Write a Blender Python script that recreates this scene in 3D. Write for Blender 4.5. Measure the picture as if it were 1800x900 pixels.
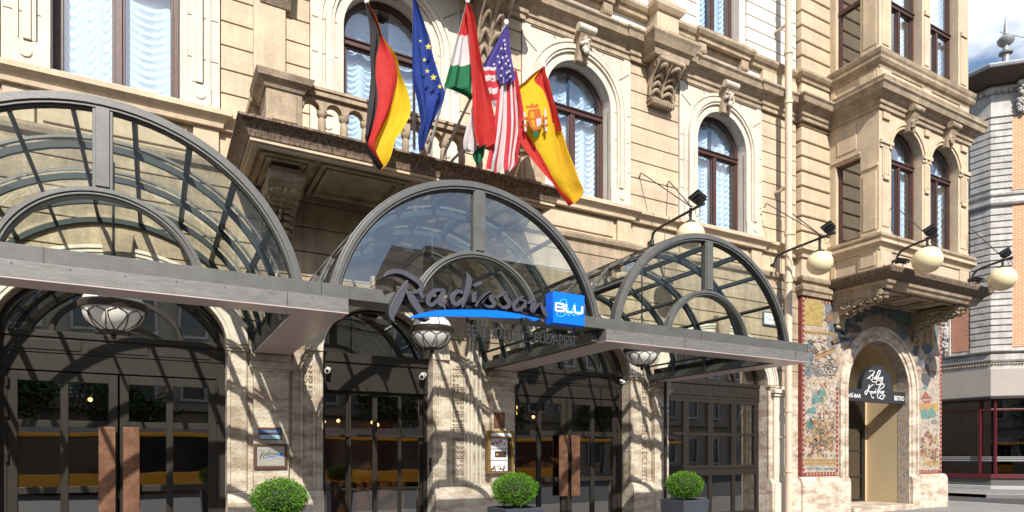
import bpy, bmesh, math, random
from math import sin, cos, pi, radians, sqrt, atan2
from mathutils import Vector, Matrix
from mathutils.geometry import tessellate_polygon
random.seed(7)
for o in list(bpy.data.objects): bpy.data.objects.remove(o)
S = bpy.context.scene
COL = S.collection

# ---------------------------------------------------------------- camera
F, CX, HY = 1139.0, 900.0, 800.0          # focal length, principal point, horizon of the 1800x900 view
CA, SA = 0.4839, 0.8751                   # view axis in the street frame (x along facade, y into it)
EYE = 1.6
cam = bpy.data.cameras.new('camera'); camo = bpy.data.objects.new('camera', cam); COL.objects.link(camo)
cam.sensor_width = 36; cam.lens = 36 * F / 1800; cam.shift_y = (HY - 450) / 1800
cam.clip_start = 0.05; cam.clip_end = 2000
camo.location = (0, 0, EYE)
camo.rotation_euler = (radians(90), 0, -atan2(CA, SA))
S.camera = camo

# ---------------------------------------------------------------- light
SUN = Vector((0.33, 1.0, -0.87)).normalized()      # travel direction of sunlight
el = math.asin(-SUN.z); az = atan2(-SUN.x, -SUN.y)  # azimuth of the sun from +Y clockwise
W = bpy.data.worlds.new('World'); S.world = W; W.use_nodes = True
nt = W.node_tree; nt.nodes.clear()
def N(nt, t, **k):
    n = nt.nodes.new(t)
    for a, b in k.items():
        if a == 'inp':
            for i, v in b.items(): n.inputs[i].default_value = v
        else: setattr(n, a, b)
    return n
out = N(nt, 'ShaderNodeOutputWorld'); bg = N(nt, 'ShaderNodeBackground', inp={'Strength': 0.115})
sky = N(nt, 'ShaderNodeTexSky', sky_type='NISHITA', sun_disc=False, sun_elevation=el, sun_rotation=az, air_density=1.0, dust_density=1.2, ozone_density=1.5)
tc = N(nt, 'ShaderNodeTexCoord')
sx = N(nt, 'ShaderNodeVectorMath', operation='DOT_PRODUCT'); sx.inputs[1].default_value = (.80, .30, 0)
ad = N(nt, 'ShaderNodeMath', operation='MULTIPLY_ADD', inp={1: .16, 2: -.065})
ad2 = N(nt, 'ShaderNodeMath', operation='ADD')
mp = N(nt, 'ShaderNodeMapping', inp={'Scale': (1.0, 1.0, 2.2), 'Location': (0.42, 0.3, 0.15)})
no = N(nt, 'ShaderNodeTexNoise', inp={'Scale': 1.9, 'Detail': 7.0, 'Roughness': 0.55})
cr = N(nt, 'ShaderNodeValToRGB'); cr.color_ramp.elements[0].position = 0.47; cr.color_ramp.elements[1].position = 0.60
mx = N(nt, 'ShaderNodeMixRGB'); mx.inputs[2].default_value = (10.5, 10.7, 11, 1)
L = nt.links.new
L(tc.outputs['Generated'], mp.inputs[0]); L(mp.outputs[0], no.inputs[0]); L(tc.outputs['Generated'], sx.inputs[0]); L(sx.outputs['Value'], ad.inputs[0]); L(ad.outputs[0], ad2.inputs[0]); L(no.outputs[0], ad2.inputs[1]); L(ad2.outputs[0], cr.inputs[0]); L(cr.outputs[0], mx.inputs[0])
L(sky.outputs[0], mx.inputs[1]); L(mx.outputs[0], bg.inputs[0]); L(bg.outputs[0], out.inputs[0])
sl = bpy.data.lights.new('sun', 'SUN'); sl.energy = 4.9; sl.angle = radians(0.5); sl.color = (1, .94, .85)
so = bpy.data.objects.new('sun', sl); COL.objects.link(so)
so.rotation_euler = SUN.to_track_quat('-Z', 'Y').to_euler(); so.location = (-5, -20, 30)
S.view_settings.view_transform = 'Standard'; S.view_settings.look = 'None'
S.view_settings.exposure = 0.57; S.view_settings.gamma = 1
S.render.engine = 'CYCLES'
S.cycles.max_bounces = 8; S.cycles.transparent_max_bounces = 24; S.cycles.sample_clamp_indirect = 6
S.cycles.caustics_reflective = False; S.cycles.caustics_refractive = False

# ---------------------------------------------------------------- helpers
def ux(px, Y):
    """x of a point on the plane y=Y that shows at column px"""
    u = (px - CX) / F
    return (CA + SA * u) / (SA - CA * u) * Y
def up(px, py, Y):
    u = (px - CX) / F; x = ux(px, Y); d = CA * x + SA * Y
    return (x, EYE + (HY - py) / F * d)

class MB:
    def __init__(s): s.v = []; s.f = []; s.m = []; s.mi = 0
    def add(s, vs, fs):
        b = len(s.v); s.v += [tuple(v) for v in vs]
        for f in fs: s.f.append([b + i for i in f]); s.m.append(s.mi)
        return s
    def box(s, x0, x1, y0, y1, z0, z1):
        if x0 > x1: x0, x1 = x1, x0
        if y0 > y1: y0, y1 = y1, y0
        if z0 > z1: z0, z1 = z1, z0
        return s.add([(x0,y0,z0),(x1,y0,z0),(x1,y1,z0),(x0,y1,z0),(x0,y0,z1),(x1,y0,z1),(x1,y1,z1),(x0,y1,z1)],
              [(0,3,2,1),(4,5,6,7),(0,1,5,4),(1,2,6,5),(2,3,7,6),(3,0,4,7)])
    def bar(s, a, b, w, h=None, up=(0,0,1)):
        h = h or w; a = Vector(a); b = Vector(b); d = (b - a).normalized(); u = Vector(up)
        if abs(d.dot(u)) > .98: u = Vector((1,0,0))
        r = d.cross(u).normalized(); u = r.cross(d)
        vs = []
        for p in (a, b):
            for sx, sz in ((-1,-1),(1,-1),(1,1),(-1,1)): vs.append(p + r*sx*w/2 + u*sz*h/2)
        return s.add(vs, [(3,2,1,0),(4,5,6,7),(0,1,5,4),(1,2,6,5),(2,3,7,6),(3,0,4,7)])
    def tube(s, pts, r, n=8, caps=True):
        pts = [Vector(p) for p in pts]; rs = r if isinstance(r, (list, tuple)) else [r]*len(pts)
        vs = []; fs = []; ref = None
        for i, p in enumerate(pts):
            d = (pts[min(i+1, len(pts)-1)] - pts[max(i-1, 0)]).normalized()
            if ref is None:
                ref = Vector((0,0,1)) if abs(d.z) < .9 else Vector((1,0,0))
            a = d.cross(ref).normalized(); b = a.cross(d).normalized(); ref = b
            for k in range(n):
                t = 2*pi*k/n; vs.append(p + (a*cos(t) + b*sin(t))*rs[i])
        for i in range(len(pts)-1):
            for k in range(n):
                k2 = (k+1) % n; fs.append((i*n+k, i*n+k2, (i+1)*n+k2, (i+1)*n+k))
        if caps: fs.append(tuple(range(n-1, -1, -1))); fs.append(tuple((len(pts)-1)*n+k for k in range(n)))
        return s.add(vs, fs)
    def lathe(s, c, prof, n=24, sy=1.0):
        """prof: (r,z) list, around vertical axis through c"""
        vs = []; fs = []
        for r, z in prof:
            for k in range(n):
                t = 2*pi*k/n; vs.append((c[0]+r*cos(t), c[1]+r*sin(t)*sy, c[2]+z))
        for i in range(len(prof)-1):
            for k in range(n):
                k2 = (k+1) % n; fs.append((i*n+k, i*n+k2, (i+1)*n+k2, (i+1)*n+k))
        fs.append(tuple(range(n-1, -1, -1))); fs.append(tuple((len(prof)-1)*n+k for k in range(n)))
        return s.add(vs, fs)
    def ball(s, c, rx, ry=None, rz=None, n=10, m=7):
        ry = ry or rx; rz = rz or rx
        vs = [(c[0], c[1], c[2]-rz)]; fs = []
        for i in range(1, m):
            p = -pi/2 + pi*i/m
            for k in range(n):
                t = 2*pi*k/n; vs.append((c[0]+rx*cos(p)*cos(t), c[1]+ry*cos(p)*sin(t), c[2]+rz*sin(p)))
        vs.append((c[0], c[1], c[2]+rz)); e = len(vs)-1
        for k in range(n):
            k2 = (k+1) % n; fs.append((0, 1+k2, 1+k)); fs.append((e, e-n+k, e-n+k2))
            for i in range(m-2): fs.append((1+i*n+k, 1+i*n+k2, 1+(i+1)*n+k2, 1+(i+1)*n+k))
        return s.add(vs, fs)
    def prismY(s, poly, y0, y1):
        """poly in (x,z), extruded between y0 (front) and y1"""
        n = len(poly); tri = tessellate_polygon([[Vector((p[0], p[1], 0)) for p in poly]])
        vs = [(p[0], y0, p[1]) for p in poly] + [(p[0], y1, p[1]) for p in poly]
        fs = [tuple(t) for t in tri] + [tuple(i+n for i in t[::-1]) for t in tri] + [(i, (i+1) % n, (i+1) % n+n, i+n) for i in range(n)]
        return s.add(vs, fs)
    def prismX(s, poly, x0, x1):
        """poly in (y,z), extruded along x"""
        n = len(poly); tri = tessellate_polygon([[Vector((p[0], p[1], 0)) for p in poly]])
        vs = [(x0, p[0], p[1]) for p in poly] + [(x1, p[0], p[1]) for p in poly]
        fs = [tuple(t) for t in tri] + [tuple(i+n for i in t[::-1]) for t in tri] + [(i, (i+1) % n, (i+1) % n+n, i+n) for i in range(n)]
        return s.add(vs, fs)
    def prismZ(s, poly, z0, z1):
        n = len(poly); tri = tessellate_polygon([[Vector((p[0], p[1], 0)) for p in poly]])
        vs = [(p[0], p[1], z0) for p in poly] + [(p[0], p[1], z1) for p in poly]
        fs = [tuple(t) for t in tri] + [tuple(i+n for i in t[::-1]) for t in tri] + [(i, (i+1) % n, (i+1) % n+n, i+n) for i in range(n)]
        return s.add(vs, fs)
    def holed(s, outer, holes, y0, depth, edge_outer=False):
        """flat wall (x,z) with holes; the hole reveals run from y0 to y0+depth"""
        loops = [outer] + holes
        allp = [p for l in loops for p in l]
        tri = tessellate_polygon([[Vector((p[0], p[1], 0)) for p in l] for l in loops])
        s.add([(p[0], y0, p[1]) for p in allp], [tuple(t) for t in tri])
        for l in (holes if not edge_outer else loops):
            n = len(l)
            s.add([(p[0], y0, p[1]) for p in l] + [(p[0], y0+depth, p[1]) for p in l], [(i, (i+1) % n, (i+1) % n+n, i+n) for i in range(n)])
        return s
    def ring(s, inner, outer, y0, y1, closed=False):
        """moulding between two matching (x,z) polylines, front face y0, back y1"""
        n = len(inner)
        vs = [(p[0], y0, p[1]) for p in inner] + [(p[0], y0, p[1]) for p in outer] + [(p[0], y1, p[1]) for p in inner] + [(p[0], y1, p[1]) for p in outer]
        fs = []
        for i in range(n if closed else n-1):
            j = (i+1) % n
            fs += [(i, j, n+j, n+i), (2*n+j, 2*n+i, 3*n+i, 3*n+j), (j, i, 2*n+i, 2*n+j), (n+i, n+j, 3*n+j, 3*n+i)]
        if not closed: fs += [(0, n, 3*n, 2*n), (n-1, 2*n-1, 4*n-1, 3*n-1)]
        return s.add(vs, fs)
    def sweep(s, path, prof):
        """closed profile (outward offset, z) swept along a plan path; outward is to the right of travel"""
        n = len(prof); rows = []
        P = [Vector(p) for p in path]
        for i, p in enumerate(P):
            def nrm(a, b):
                d = (b-a).normalized(); return Vector((d.y, -d.x))
            if i == 0: m = nrm(P[0], P[1])
            elif i == len(P)-1: m = nrm(P[-2], P[-1])
            else:
                a = nrm(P[i-1], P[i]); b = nrm(P[i], P[i+1]); m = (a+b).normalized(); m = m / max(.3, m.dot(a))
            rows.append([(p.x+m.x*o, p.y+m.y*o, z) for o, z in prof])
        vs = [q for r in rows for q in r]; fs = []
        for i in range(len(P)-1):
            for k in range(n):
                k2 = (k+1) % n; fs.append((i*n+k, (i+1)*n+k, (i+1)*n+k2, i*n+k2))
        fs.append(tuple(range(n))); fs.append(tuple((len(P)-1)*n+k for k in range(n-1, -1, -1)))
        return s.add(vs, fs)
    def stroke(s, pts, y0, y1):
        """brush stroke: (x,z,width) points, extruded y0..y1"""
        n = len(pts); A = []; B = []
        for i in range(n):
            a = pts[max(0, i-1)]; b = pts[min(n-1, i+1)]
            dx, dz = b[0]-a[0], b[1]-a[1]; l = sqrt(dx*dx+dz*dz) or 1
            nx, nz = -dz/l, dx/l; w = pts[i][2]/2
            A.append((pts[i][0]+nx*w, pts[i][1]+nz*w)); B.append((pts[i][0]-nx*w, pts[i][1]-nz*w))
        return s.ring(A, B, y0, y1)

def smoothpts(pts, k=4):
    """Catmull-Rom through tuples"""
    r = []
    n = len(pts)
    for i in range(n-1):
        p0 = pts[max(0, i-1)]; p1 = pts[i]; p2 = pts[i+1]; p3 = pts[min(n-1, i+2)]
        for j in range(k):
            t = j/k
            r.append(tuple(.5*((2*b)+(-a+c)*t+(2*a-5*b+4*c-d)*t*t+(-a+3*b-3*c+d)*t**3) for a, b, c, d in zip(p0, p1, p2, p3)))
    r.append(pts[-1]); return r

def arch(cx, half, z0, zs, rise, n=20, o=0.0):
    """arched opening outline: up the left jamb, round, down the right; offset o"""
    h = half+o; r = rise+o
    return [(cx-h, z0)] + [(cx-h*cos(pi*i/n), zs+r*sin(pi*i/n)) for i in range(n+1)] + [(cx+h, z0)]
def rect(x0, x1, z0, z1): return [(x0,z0),(x0,z1),(x1,z1),(x1,z0)]

def root_loc(o):
    v = Vector((0,0,0))
    while o: v += o.location; o = o.parent
    return v
def part(name, mb, mat, parent=None, smooth=False, bevel=0, label=None, **kw):
    base = root_loc(parent)
    me = bpy.data.meshes.new(name)
    me.from_pydata([tuple(Vector(v)-base) for v in mb.v], [], mb.f)
    mats = mat if isinstance(mat, (list, tuple)) else [mat]
    for m in mats: me.materials.append(m)
    if len(mats) > 1: me.polygons.foreach_set('material_index', mb.m)
    bm = bmesh.new(); bm.from_mesh(me)
    if bevel: bmesh.ops.remove_doubles(bm, verts=bm.verts, dist=1e-5)
    bmesh.ops.recalc_face_normals(bm, faces=bm.faces); bm.to_mesh(me); bm.free()
    if smooth:
        me.polygons.foreach_set('use_smooth', [True]*len(me.polygons)); me.set_sharp_from_angle(angle=radians(40))
    me.update()
    o = bpy.data.objects.new(name, me); COL.objects.link(o)
    if parent: o.parent = parent
    if label: o['label'] = label
    if bevel:
        b = o.modifiers.new('bevel', 'BEVEL'); b.width = bevel; b.segments = 2; b.limit_method = 'ANGLE'; b.angle_limit = radians(40)
    return o
def split_part(name, mb, mat, parent, key, **kw):
    grp = {}
    for f in mb.f:
        # connected boxes share no vertices, so the centroid of a face's box (8 vertices) decides
        b = min(f)//8 if len(mb.v) % 8 == 0 else 0
        vs = mb.v[b*8:b*8+8] if len(mb.v) % 8 == 0 else [mb.v[i] for i in f]
        c = tuple(sum(v[k] for v in vs)/len(vs) for k in range(3)); grp.setdefault(key(c), []).append(f)
    for k, fs in grp.items():
        g = MB(); idx = {}
        for f in fs:
            r = []
            for i in f:
                if i not in idx: idx[i] = len(g.v); g.v.append(mb.v[i])
                r.append(idx[i])
            g.f.append(r); g.m.append(0)
        part(name, g, mat, parent, **kw)
def tag(o, label, cat, group=None):
    o['label'] = label; o['category'] = cat
    if group: o['group'] = group
    return o
def thing(name, loc, label, cat, group=None):
    o = bpy.data.objects.new(name, None); COL.objects.link(o); o.location = loc; o.empty_display_size = .3
    return tag(o, label, cat, group)
def struct(name, mb, mat, **k):
    o = part(name, mb, mat, **k); o['kind'] = 'structure'; return o
def dup(root, loc, label=None, group=None):
    r = root.copy(); COL.objects.link(r); r.location = loc
    if label: r['label'] = label
    if group: r['group'] = group
    for ch in root.children:
        c = ch.copy(); COL.objects.link(c); c.parent = r
        for g in ch.children:
            d = g.copy(); COL.objects.link(d); d.parent = c
    return r
def text_mesh(txt, size, extrude):
    cu = bpy.data.curves.new('t', 'FONT'); cu.body = txt; cu.size = size; cu.extrude = extrude; cu.resolution_u = 3
    ob = bpy.data.objects.new('t', cu); COL.objects.link(ob)
    bpy.context.view_layer.update()
    me = bpy.data.meshes.new_from_object(ob.evaluated_get(bpy.context.evaluated_depsgraph_get()))
    vs = [tuple(v.co) for v in me.vertices]; fs = [tuple(p.vertices) for p in me.polygons]
    bpy.data.objects.remove(ob); bpy.data.curves.remove(cu); bpy.data.meshes.remove(me)
    return vs, fs
def text_on(mb, txt, x0, x1, z0, z1, y, th=.01, stretch=True):
    """flat lettering on a wall facing -y, fitted to the rectangle"""
    vs, fs = text_mesh(txt, 1, .5)
    a = min(v[0] for v in vs); b = max(v[0] for v in vs); c = min(v[1] for v in vs); d = max(v[1] for v in vs)
    return mb.add([(x0+(v[0]-a)/(b-a)*(x1-x0), y+(-v[2])*th, z0+(v[1]-c)/(d-c)*(z1-z0)) for v in vs], fs)

# ---------------------------------------------------------------- materials
def mat(name, col, rough=.6, metal=0, var=0.0, vscale=3.0, bump=0.0, bscale=30.0, col2=None, streak=False, spec=.5, emit=None, estr=0, thr=(.35,.7), extra=None, coat=0, vstreak=False, weather=0, hz=1):
    m = bpy.data.materials.new(name); m.use_nodes = True; t = m.node_tree; b = t.nodes['Principled BSDF']
    b.inputs['Base Color'].default_value = (*col, 1); b.inputs['Roughness'].default_value = rough; b.inputs['Metallic'].default_value = metal
    b.inputs['Specular IOR Level'].default_value = spec; b.inputs['Coat Weight'].default_value = coat
    if emit: b.inputs['Emission Color'].default_value = (*emit, 1); b.inputs['Emission Strength'].default_value = estr
    g = N(t, 'ShaderNodeNewGeometry'); l = t.links.new
    if var or col2:
        mpn = N(t, 'ShaderNodeMapping'); mpn.inputs['Scale'].default_value = (3, 3, .06) if vstreak else (1, 1, hz)
        l(g.outputs['Position'], mpn.inputs[0])
        n1 = N(t, 'ShaderNodeTexNoise', inp={'Scale': vscale, 'Detail': 9.0, 'Roughness': .65}); l(mpn.outputs[0], n1.inputs[0])
        r = N(t, 'ShaderNodeValToRGB'); r.color_ramp.elements[0].position = thr[0]; r.color_ramp.elements[1].position = thr[1]
        c2 = col2 or tuple(c*(1-var) for c in col)
        r.color_ramp.elements[0].color = (*c2, 1); r.color_ramp.elements[1].color = (*col, 1)
        l(n1.outputs[0], r.inputs[0]); last = r.outputs[0]
        n3 = N(t, 'ShaderNodeTexNoise', inp={'Scale': vscale*9, 'Detail': 4.0}); l(mpn.outputs[0], n3.inputs[0])
        mm = N(t, 'ShaderNodeMixRGB', blend_type='MULTIPLY', inp={0: .55}); l(last, mm.inputs[1])
        rr = N(t, 'ShaderNodeMapRange', inp={'From Min': .3, 'From Max': .7, 'To Min': 1-var*1.3, 'To Max': 1.06}); l(n3.outputs[0], rr.inputs[0])
        l(rr.outputs[0], mm.inputs[2]); lastc = mm.outputs[0]
        if weather:
            mw = N(t, 'ShaderNodeMapping'); mw.inputs['Scale'].default_value = (5, 5, .45); l(g.outputs['Position'], mw.inputs[0])
            nw = N(t, 'ShaderNodeTexNoise', inp={'Scale': 1.0, 'Detail': 6.0, 'Roughness': .7}); l(mw.outputs[0], nw.inputs[0])
            rw = N(t, 'ShaderNodeMapRange', inp={'From Min': .38, 'From Max': .62, 'To Min': 1-weather, 'To Max': 1.0}); l(nw.outputs[0], rw.inputs[0])
            # tone of each block
            mv = N(t, 'ShaderNodeMapping'); mv.inputs['Scale'].default_value = (.75, .75, 2.8); l(g.outputs['Position'], mv.inputs[0])
            vn = N(t, 'ShaderNodeVectorMath', operation='FLOOR'); l(mv.outputs[0], vn.inputs[0]); wn = N(t, 'ShaderNodeTexWhiteNoise', noise_dimensions='3D'); l(vn.outputs[0], wn.inputs[0])
            rv = N(t, 'ShaderNodeMapRange', inp={'To Min': 1-weather*.45, 'To Max': 1.02}); l(wn.outputs[0], rv.inputs[0])
            mu = N(t, 'ShaderNodeMath', operation='MULTIPLY'); l(rw.outputs[0], mu.inputs[0]); l(rv.outputs[0], mu.inputs[1])
            m3 = N(t, 'ShaderNodeMixRGB', blend_type='MULTIPLY', inp={0: 1.0}); l(lastc, m3.inputs[1]); l(mu.outputs[0], m3.inputs[2]); lastc = m3.outputs[0]
        l(lastc, b.inputs['Base Color'])
    if bump:
        n2 = N(t, 'ShaderNodeTexNoise', inp={'Scale': bscale, 'Detail': 6.0, 'Roughness': .6}); l(g.outputs['Position'], n2.inputs[0])
        bp = N(t, 'ShaderNodeBump', inp={'Strength': bump, 'Distance': .02}); l(n2.outputs[0], bp.inputs['Height']); l(bp.outputs[0], b.inputs['Normal'])
    return m
def glass(name, tint, ior=1.5, rough=0.0, extra=0.0):
    m = bpy.data.materials.new(name); m.use_nodes = True; t = m.node_tree; t.nodes.clear(); l = t.links.new
    o = N(t, 'ShaderNodeOutputMaterial'); mxs = N(t, 'ShaderNodeMixShader'); tr = N(t, 'ShaderNodeBsdfTransparent'); gl = N(t, 'ShaderNodeBsdfGlossy')
    tr.inputs[0].default_value = (*tint, 1); gl.inputs['Roughness'].default_value = rough; gl.inputs[0].default_value = (1,1,1,1)
    fr = N(t, 'ShaderNodeLayerWeight', inp={'Blend': .5})
    mr = N(t, 'ShaderNodeMapRange', inp={'From Min': 0, 'From Max': 1, 'To Min': extra, 'To Max': .95})
    # schlick-like: facing^5 + base
    pw = N(t, 'ShaderNodeMath', operation='POWER', inp={1: 4.0}); l(fr.outputs['Facing'], pw.inputs[0]); l(pw.outputs[0], mr.inputs[0])
    geo = N(t, 'ShaderNodeNewGeometry'); nn = N(t, 'ShaderNodeTexNoise', inp={'Scale': .9, 'Detail': 1.0}); bp = N(t, 'ShaderNodeBump', inp={'Strength': .06, 'Distance': .05})
    l(geo.outputs['Position'], nn.inputs[0]); l(nn.outputs[0], bp.inputs['Height']); l(bp.outputs[0], gl.inputs['Normal'])
    l(mr.outputs[0], mxs.inputs[0]); l(tr.outputs[0], mxs.inputs[1]); l(gl.outputs[0], mxs.inputs[2]); l(mxs.outputs[0], o.inputs[0])
    return m
def brick(name, c1, c2, mortar, scale=1, axis='x'):
    m = bpy.data.materials.new(name); m.use_nodes = True; t = m.node_tree; b = t.nodes['Principled BSDF']; l = t.links.new
    g = N(t, 'ShaderNodeNewGeometry'); sp = N(t, 'ShaderNodeSeparateXYZ'); l(g.outputs['Position'], sp.inputs[0]); cb = N(t, 'ShaderNodeCombineXYZ')
    if axis == 'd':
        ad = N(t, 'ShaderNodeMath', operation='MULTIPLY', inp={1: 1.414}); l(sp.outputs[0], ad.inputs[0]); l(ad.outputs[0], cb.inputs[0])
    else: l(sp.outputs[0 if axis == 'x' else 1], cb.inputs[0])
    l(sp.outputs[2], cb.inputs[1])
    bt = N(t, 'ShaderNodeTexBrick', inp={'Scale': scale, 'Mortar Size': .012, 'Brick Width': .26, 'Row Height': .085, 'Color1': (*c1,1), 'Color2': (*c2,1), 'Mortar': (*mortar,1)})
    l(cb.outputs[0], bt.inputs[0]); l(bt.outputs[0], b.inputs['Base Color']); b.inputs['Roughness'].default_value = .85
    bp = N(t, 'ShaderNodeBump', inp={'Strength': .5, 'Distance': .01}); bp.invert = True; l(bt.outputs['Fac'], bp.inputs['Height']); l(bp.outputs[0], b.inputs['Normal'])
    return m
M = dict(
 buff=mat('buff_plaster', (.645,.515,.35), .85, var=.16, weather=.14, vscale=1.3, bump=.25, bscale=45, col2=(.51,.405,.295)),
 buff2=mat('weathered_buff_stone', (.56,.445,.305), .85, var=.28, weather=.3, vscale=2.2, bump=.35, bscale=30, col2=(.35,.27,.19)),
 cream=mat('cream_marble', (.70,.64,.535), .7, var=.16, weather=.16, vscale=1.6, bump=.15, bscale=25, col2=(.60,.53,.44)),
 white=mat('pale_plaster', (.71,.665,.60), .8, var=.08, weather=.12, vscale=1.4, bump=.15, bscale=40),
 trav=mat('travertine', (.70,.61,.50), .8, var=.26, vscale=2.3, bump=.9, bscale=24, col2=(.40,.30,.22), thr=(.38,.58), hz=2.6, weather=.15),
 carved=mat('carved_stone', (.46,.37,.27), .85, var=.35, vscale=5, bump=.7, bscale=30, col2=(.25,.185,.13)),
 groove=mat('groove_shade_mortar', (.22,.165,.11), .9),
 metal_sunlit=mat('sunlit_grey_fascia', (.20,.197,.188), .42, var=.35, vscale=7, bump=.12, bscale=60, hz=6, spec=.6), metal=mat('grey_painted_metal', (.12,.12,.113), .40, var=.30, vscale=6, bump=.06, bscale=60, spec=.6, coat=.15),  # lower fascia grey painted lighter to carry sunlight, over a streaked grain
 steel=mat('blue_grey_steel', (.022,.032,.036), .5, spec=.3),
 soffit=mat('mauve_soffit_panel', (.46,.37,.36), .35, var=.06, vscale=2),
 door=mat('dark_bronze_metal', (.024,.019,.0145), .5, var=.25, vscale=3, bump=.05, spec=.3),
 frame=mat('oxblood_wood', (.072,.027,.02), .45, var=.25, vscale=5, bump=.1),
 copper=mat('brushed_copper', (.34,.17,.10), .42, metal=.55, var=.35, vscale=7, bump=.15, col2=(.16,.075,.045)),
 curtain=mat('white_voile', (.84,.86,.88), .9),
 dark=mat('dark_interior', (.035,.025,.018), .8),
 warm=mat('warm_lamp', (1,.6,.2), .5, emit=(1,.55,.2), estr=6),
 milk=mat('milk_glass', (.88,.85,.81), .25, spec=.6, var=.06, vscale=8),
 globe=mat('cream_globe', (.76,.65,.41), .25, spec=.6),
 rust=mat('brown_iron', (.032,.015,.012), .5, bump=.3),
 black=mat('black_iron', (.018,.018,.02), .45),
 letter=mat('slate_letter_face', (.052,.052,.070), .45), lside=mat('black_letter_return', (.012,.012,.014), .5),
 blue=mat('bright_blue_acrylic', (.0,.15,.95), .3, spec=.5),
 ltblue=mat('light_blue_line', (.08,.58,.92), .4),
 wtext=mat('white_lettering', (.80,.80,.80), .5),
 pipe=mat('painted_downpipe', (.62,.50,.38), .6, var=.12, vscale=3),
 paper=mat('paper', (.82,.82,.84), .6),
 brass=mat('brass_frame', (.42,.24,.07), .4, metal=.5, var=.2, vscale=8),
 steelplate=mat('brushed_plate', (.50,.48,.44), .4, metal=.5, var=.1, vscale=5),
 cctv=mat('white_plastic', (.75,.75,.73), .4),
 glass=glass('clear_canopy_glass', (.92,.96,.92), extra=.03), fglass=glass('front_canopy_glass', (.91,.95,.92), extra=.025), mglass=glass('middle_canopy_glass', (.84,.89,.88), extra=.17),
 wglass=glass('window_glass', (.74,.87,.98), extra=.22),
 dglass=glass('door_glass', (.45,.42,.39), extra=.27), fanglass=glass('fanlight_glass', (.45,.45,.45), extra=.45),
 ochre=mat('ochre_niche_plaster', (.50,.39,.235), .85, var=.08, vscale=2),
 leaf=mat('boxwood_leaf', (.115,.275,.016), .6, var=.35, vscale=30, col2=(.06,.17,.012), spec=.2),
 pot=mat('slate_planter', (.045,.05,.065), .5, var=.15, vscale=4),
 paving=mat('pavement_stone', (.24,.23,.22), .85, var=.2, vscale=2, bump=.2),
 asphalt=mat('asphalt', (.06,.06,.062), .85, var=.2, vscale=5, bump=.3, bscale=80),
 kerb=mat('granite_kerb', (.42,.41,.40), .8, var=.2, vscale=8),
 zinc=mat('weathered_zinc', (.35,.37,.39), .45, metal=.3, var=.2, vscale=4),
 pale=mat('pale_limestone', (.64,.62,.59), .85, var=.25, vscale=1.8, bump=.3, col2=(.42,.40,.38), weather=.2),
 brickd=brick('orange_brick', (.62,.27,.12), (.52,.20,.09), (.58,.46,.36), axis='d'),
 bricky=brick('side_brick', (.50,.20,.11), (.40,.15,.09), (.42,.33,.27), axis='y'),
 redf=mat('red_shop_frame', (.085,.009,.013), .4),
 awning=mat('taupe_sign_board', (.36,.33,.29), .6, var=.1, vscale=1),
 shop=mat('dark_shop_stone', (.09,.09,.09), .5),
 sglass=glass('shop_glass', (.30,.30,.32), extra=.18),
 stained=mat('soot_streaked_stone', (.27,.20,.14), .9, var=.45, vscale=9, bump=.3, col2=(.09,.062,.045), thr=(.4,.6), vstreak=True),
 rooft=mat('rusty_roof', (.22,.13,.07), .8, var=.4, vscale=6, col2=(.10,.08,.07)),
)

# ================================================================ SETTING
g = MB(); g.box(-400, 400, -400, 400, -.3, 0); struct('road', g, M['asphalt'])
g = MB()
g.prismZ([(-60, 5.0), (20.6, 5.0), (22.2, 6.4), (22.2, 60), (-60, 60)], 0.004, .13); struct('pavement', g, M['paving'])
g = MB(); g.sweep([(-60, 5.0), (20.6, 5.0), (22.2, 6.4), (22.2, 60)], [(.16, 0), (.16, .135), (-.02, .135), (-.02, 0)]); struct('kerb', g, M['kerb'])
FC = (31.66, 14.49)      # chamfer corner of the brick building
g = MB(); g.prismZ([(27.2, 60), (27.2, 12.6), (35.5, 4.6), (90, 4.6), (90, 60)], 0.004, .13); struct('far_pavement', g, M['paving'])
g = MB(); g.sweep([(90, 4.6), (35.5, 4.6), (27.2, 12.6), (27.2, 60)][::-1], [(.0, 0), (.0, .14), (-.18, .14), (-.18, 0)]); struct('far_kerb', g, M['kerb'])
g = MB(); g.box(-60, 60, -22, -17, .004, .13); struct('opposite_pavement', g, M['paving'])

# ================================================================ HOTEL
H = thing('hotel_building', (6, 10.5, 0), 'ornate cream stone hotel with arched windows, stone balcony, corner bay and painted mural', 'building')
CW = [-.43, 3.43, 7.26, 11.15]            # window axes
OPN = [(-.43, 1.375, .92), (3.27, .93, .80), (7.13, 1.37, .92), (11.03, 1.58, .98)]   # ground openings: centre, half, rise
ZS = 3.24
YG = 10.40
# --- ground floor piers and spandrel wall
edges = [-8]
for c, h, r in OPN: edges += [c-h, c+h]
edges += [13.69]
for i in range(0, len(edges), 2):
    g = MB().box(edges[i], edges[i+1], YG, 10.95, 0, ZS); part('stone_pier', g, M['trav'], H)
poly = [(-8, ZS)]
for c, h, r in OPN: poly += [(c-h*cos(pi*i/24), ZS+r*sin(pi*i/24)) for i in range(25)]
poly += [(13.69, ZS), (13.69, 5.8), (-8, 5.8)]
g = MB().prismY(poly, YG+.03, 10.95); part('arcade_wall', g, M['buff2'], H)
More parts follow.
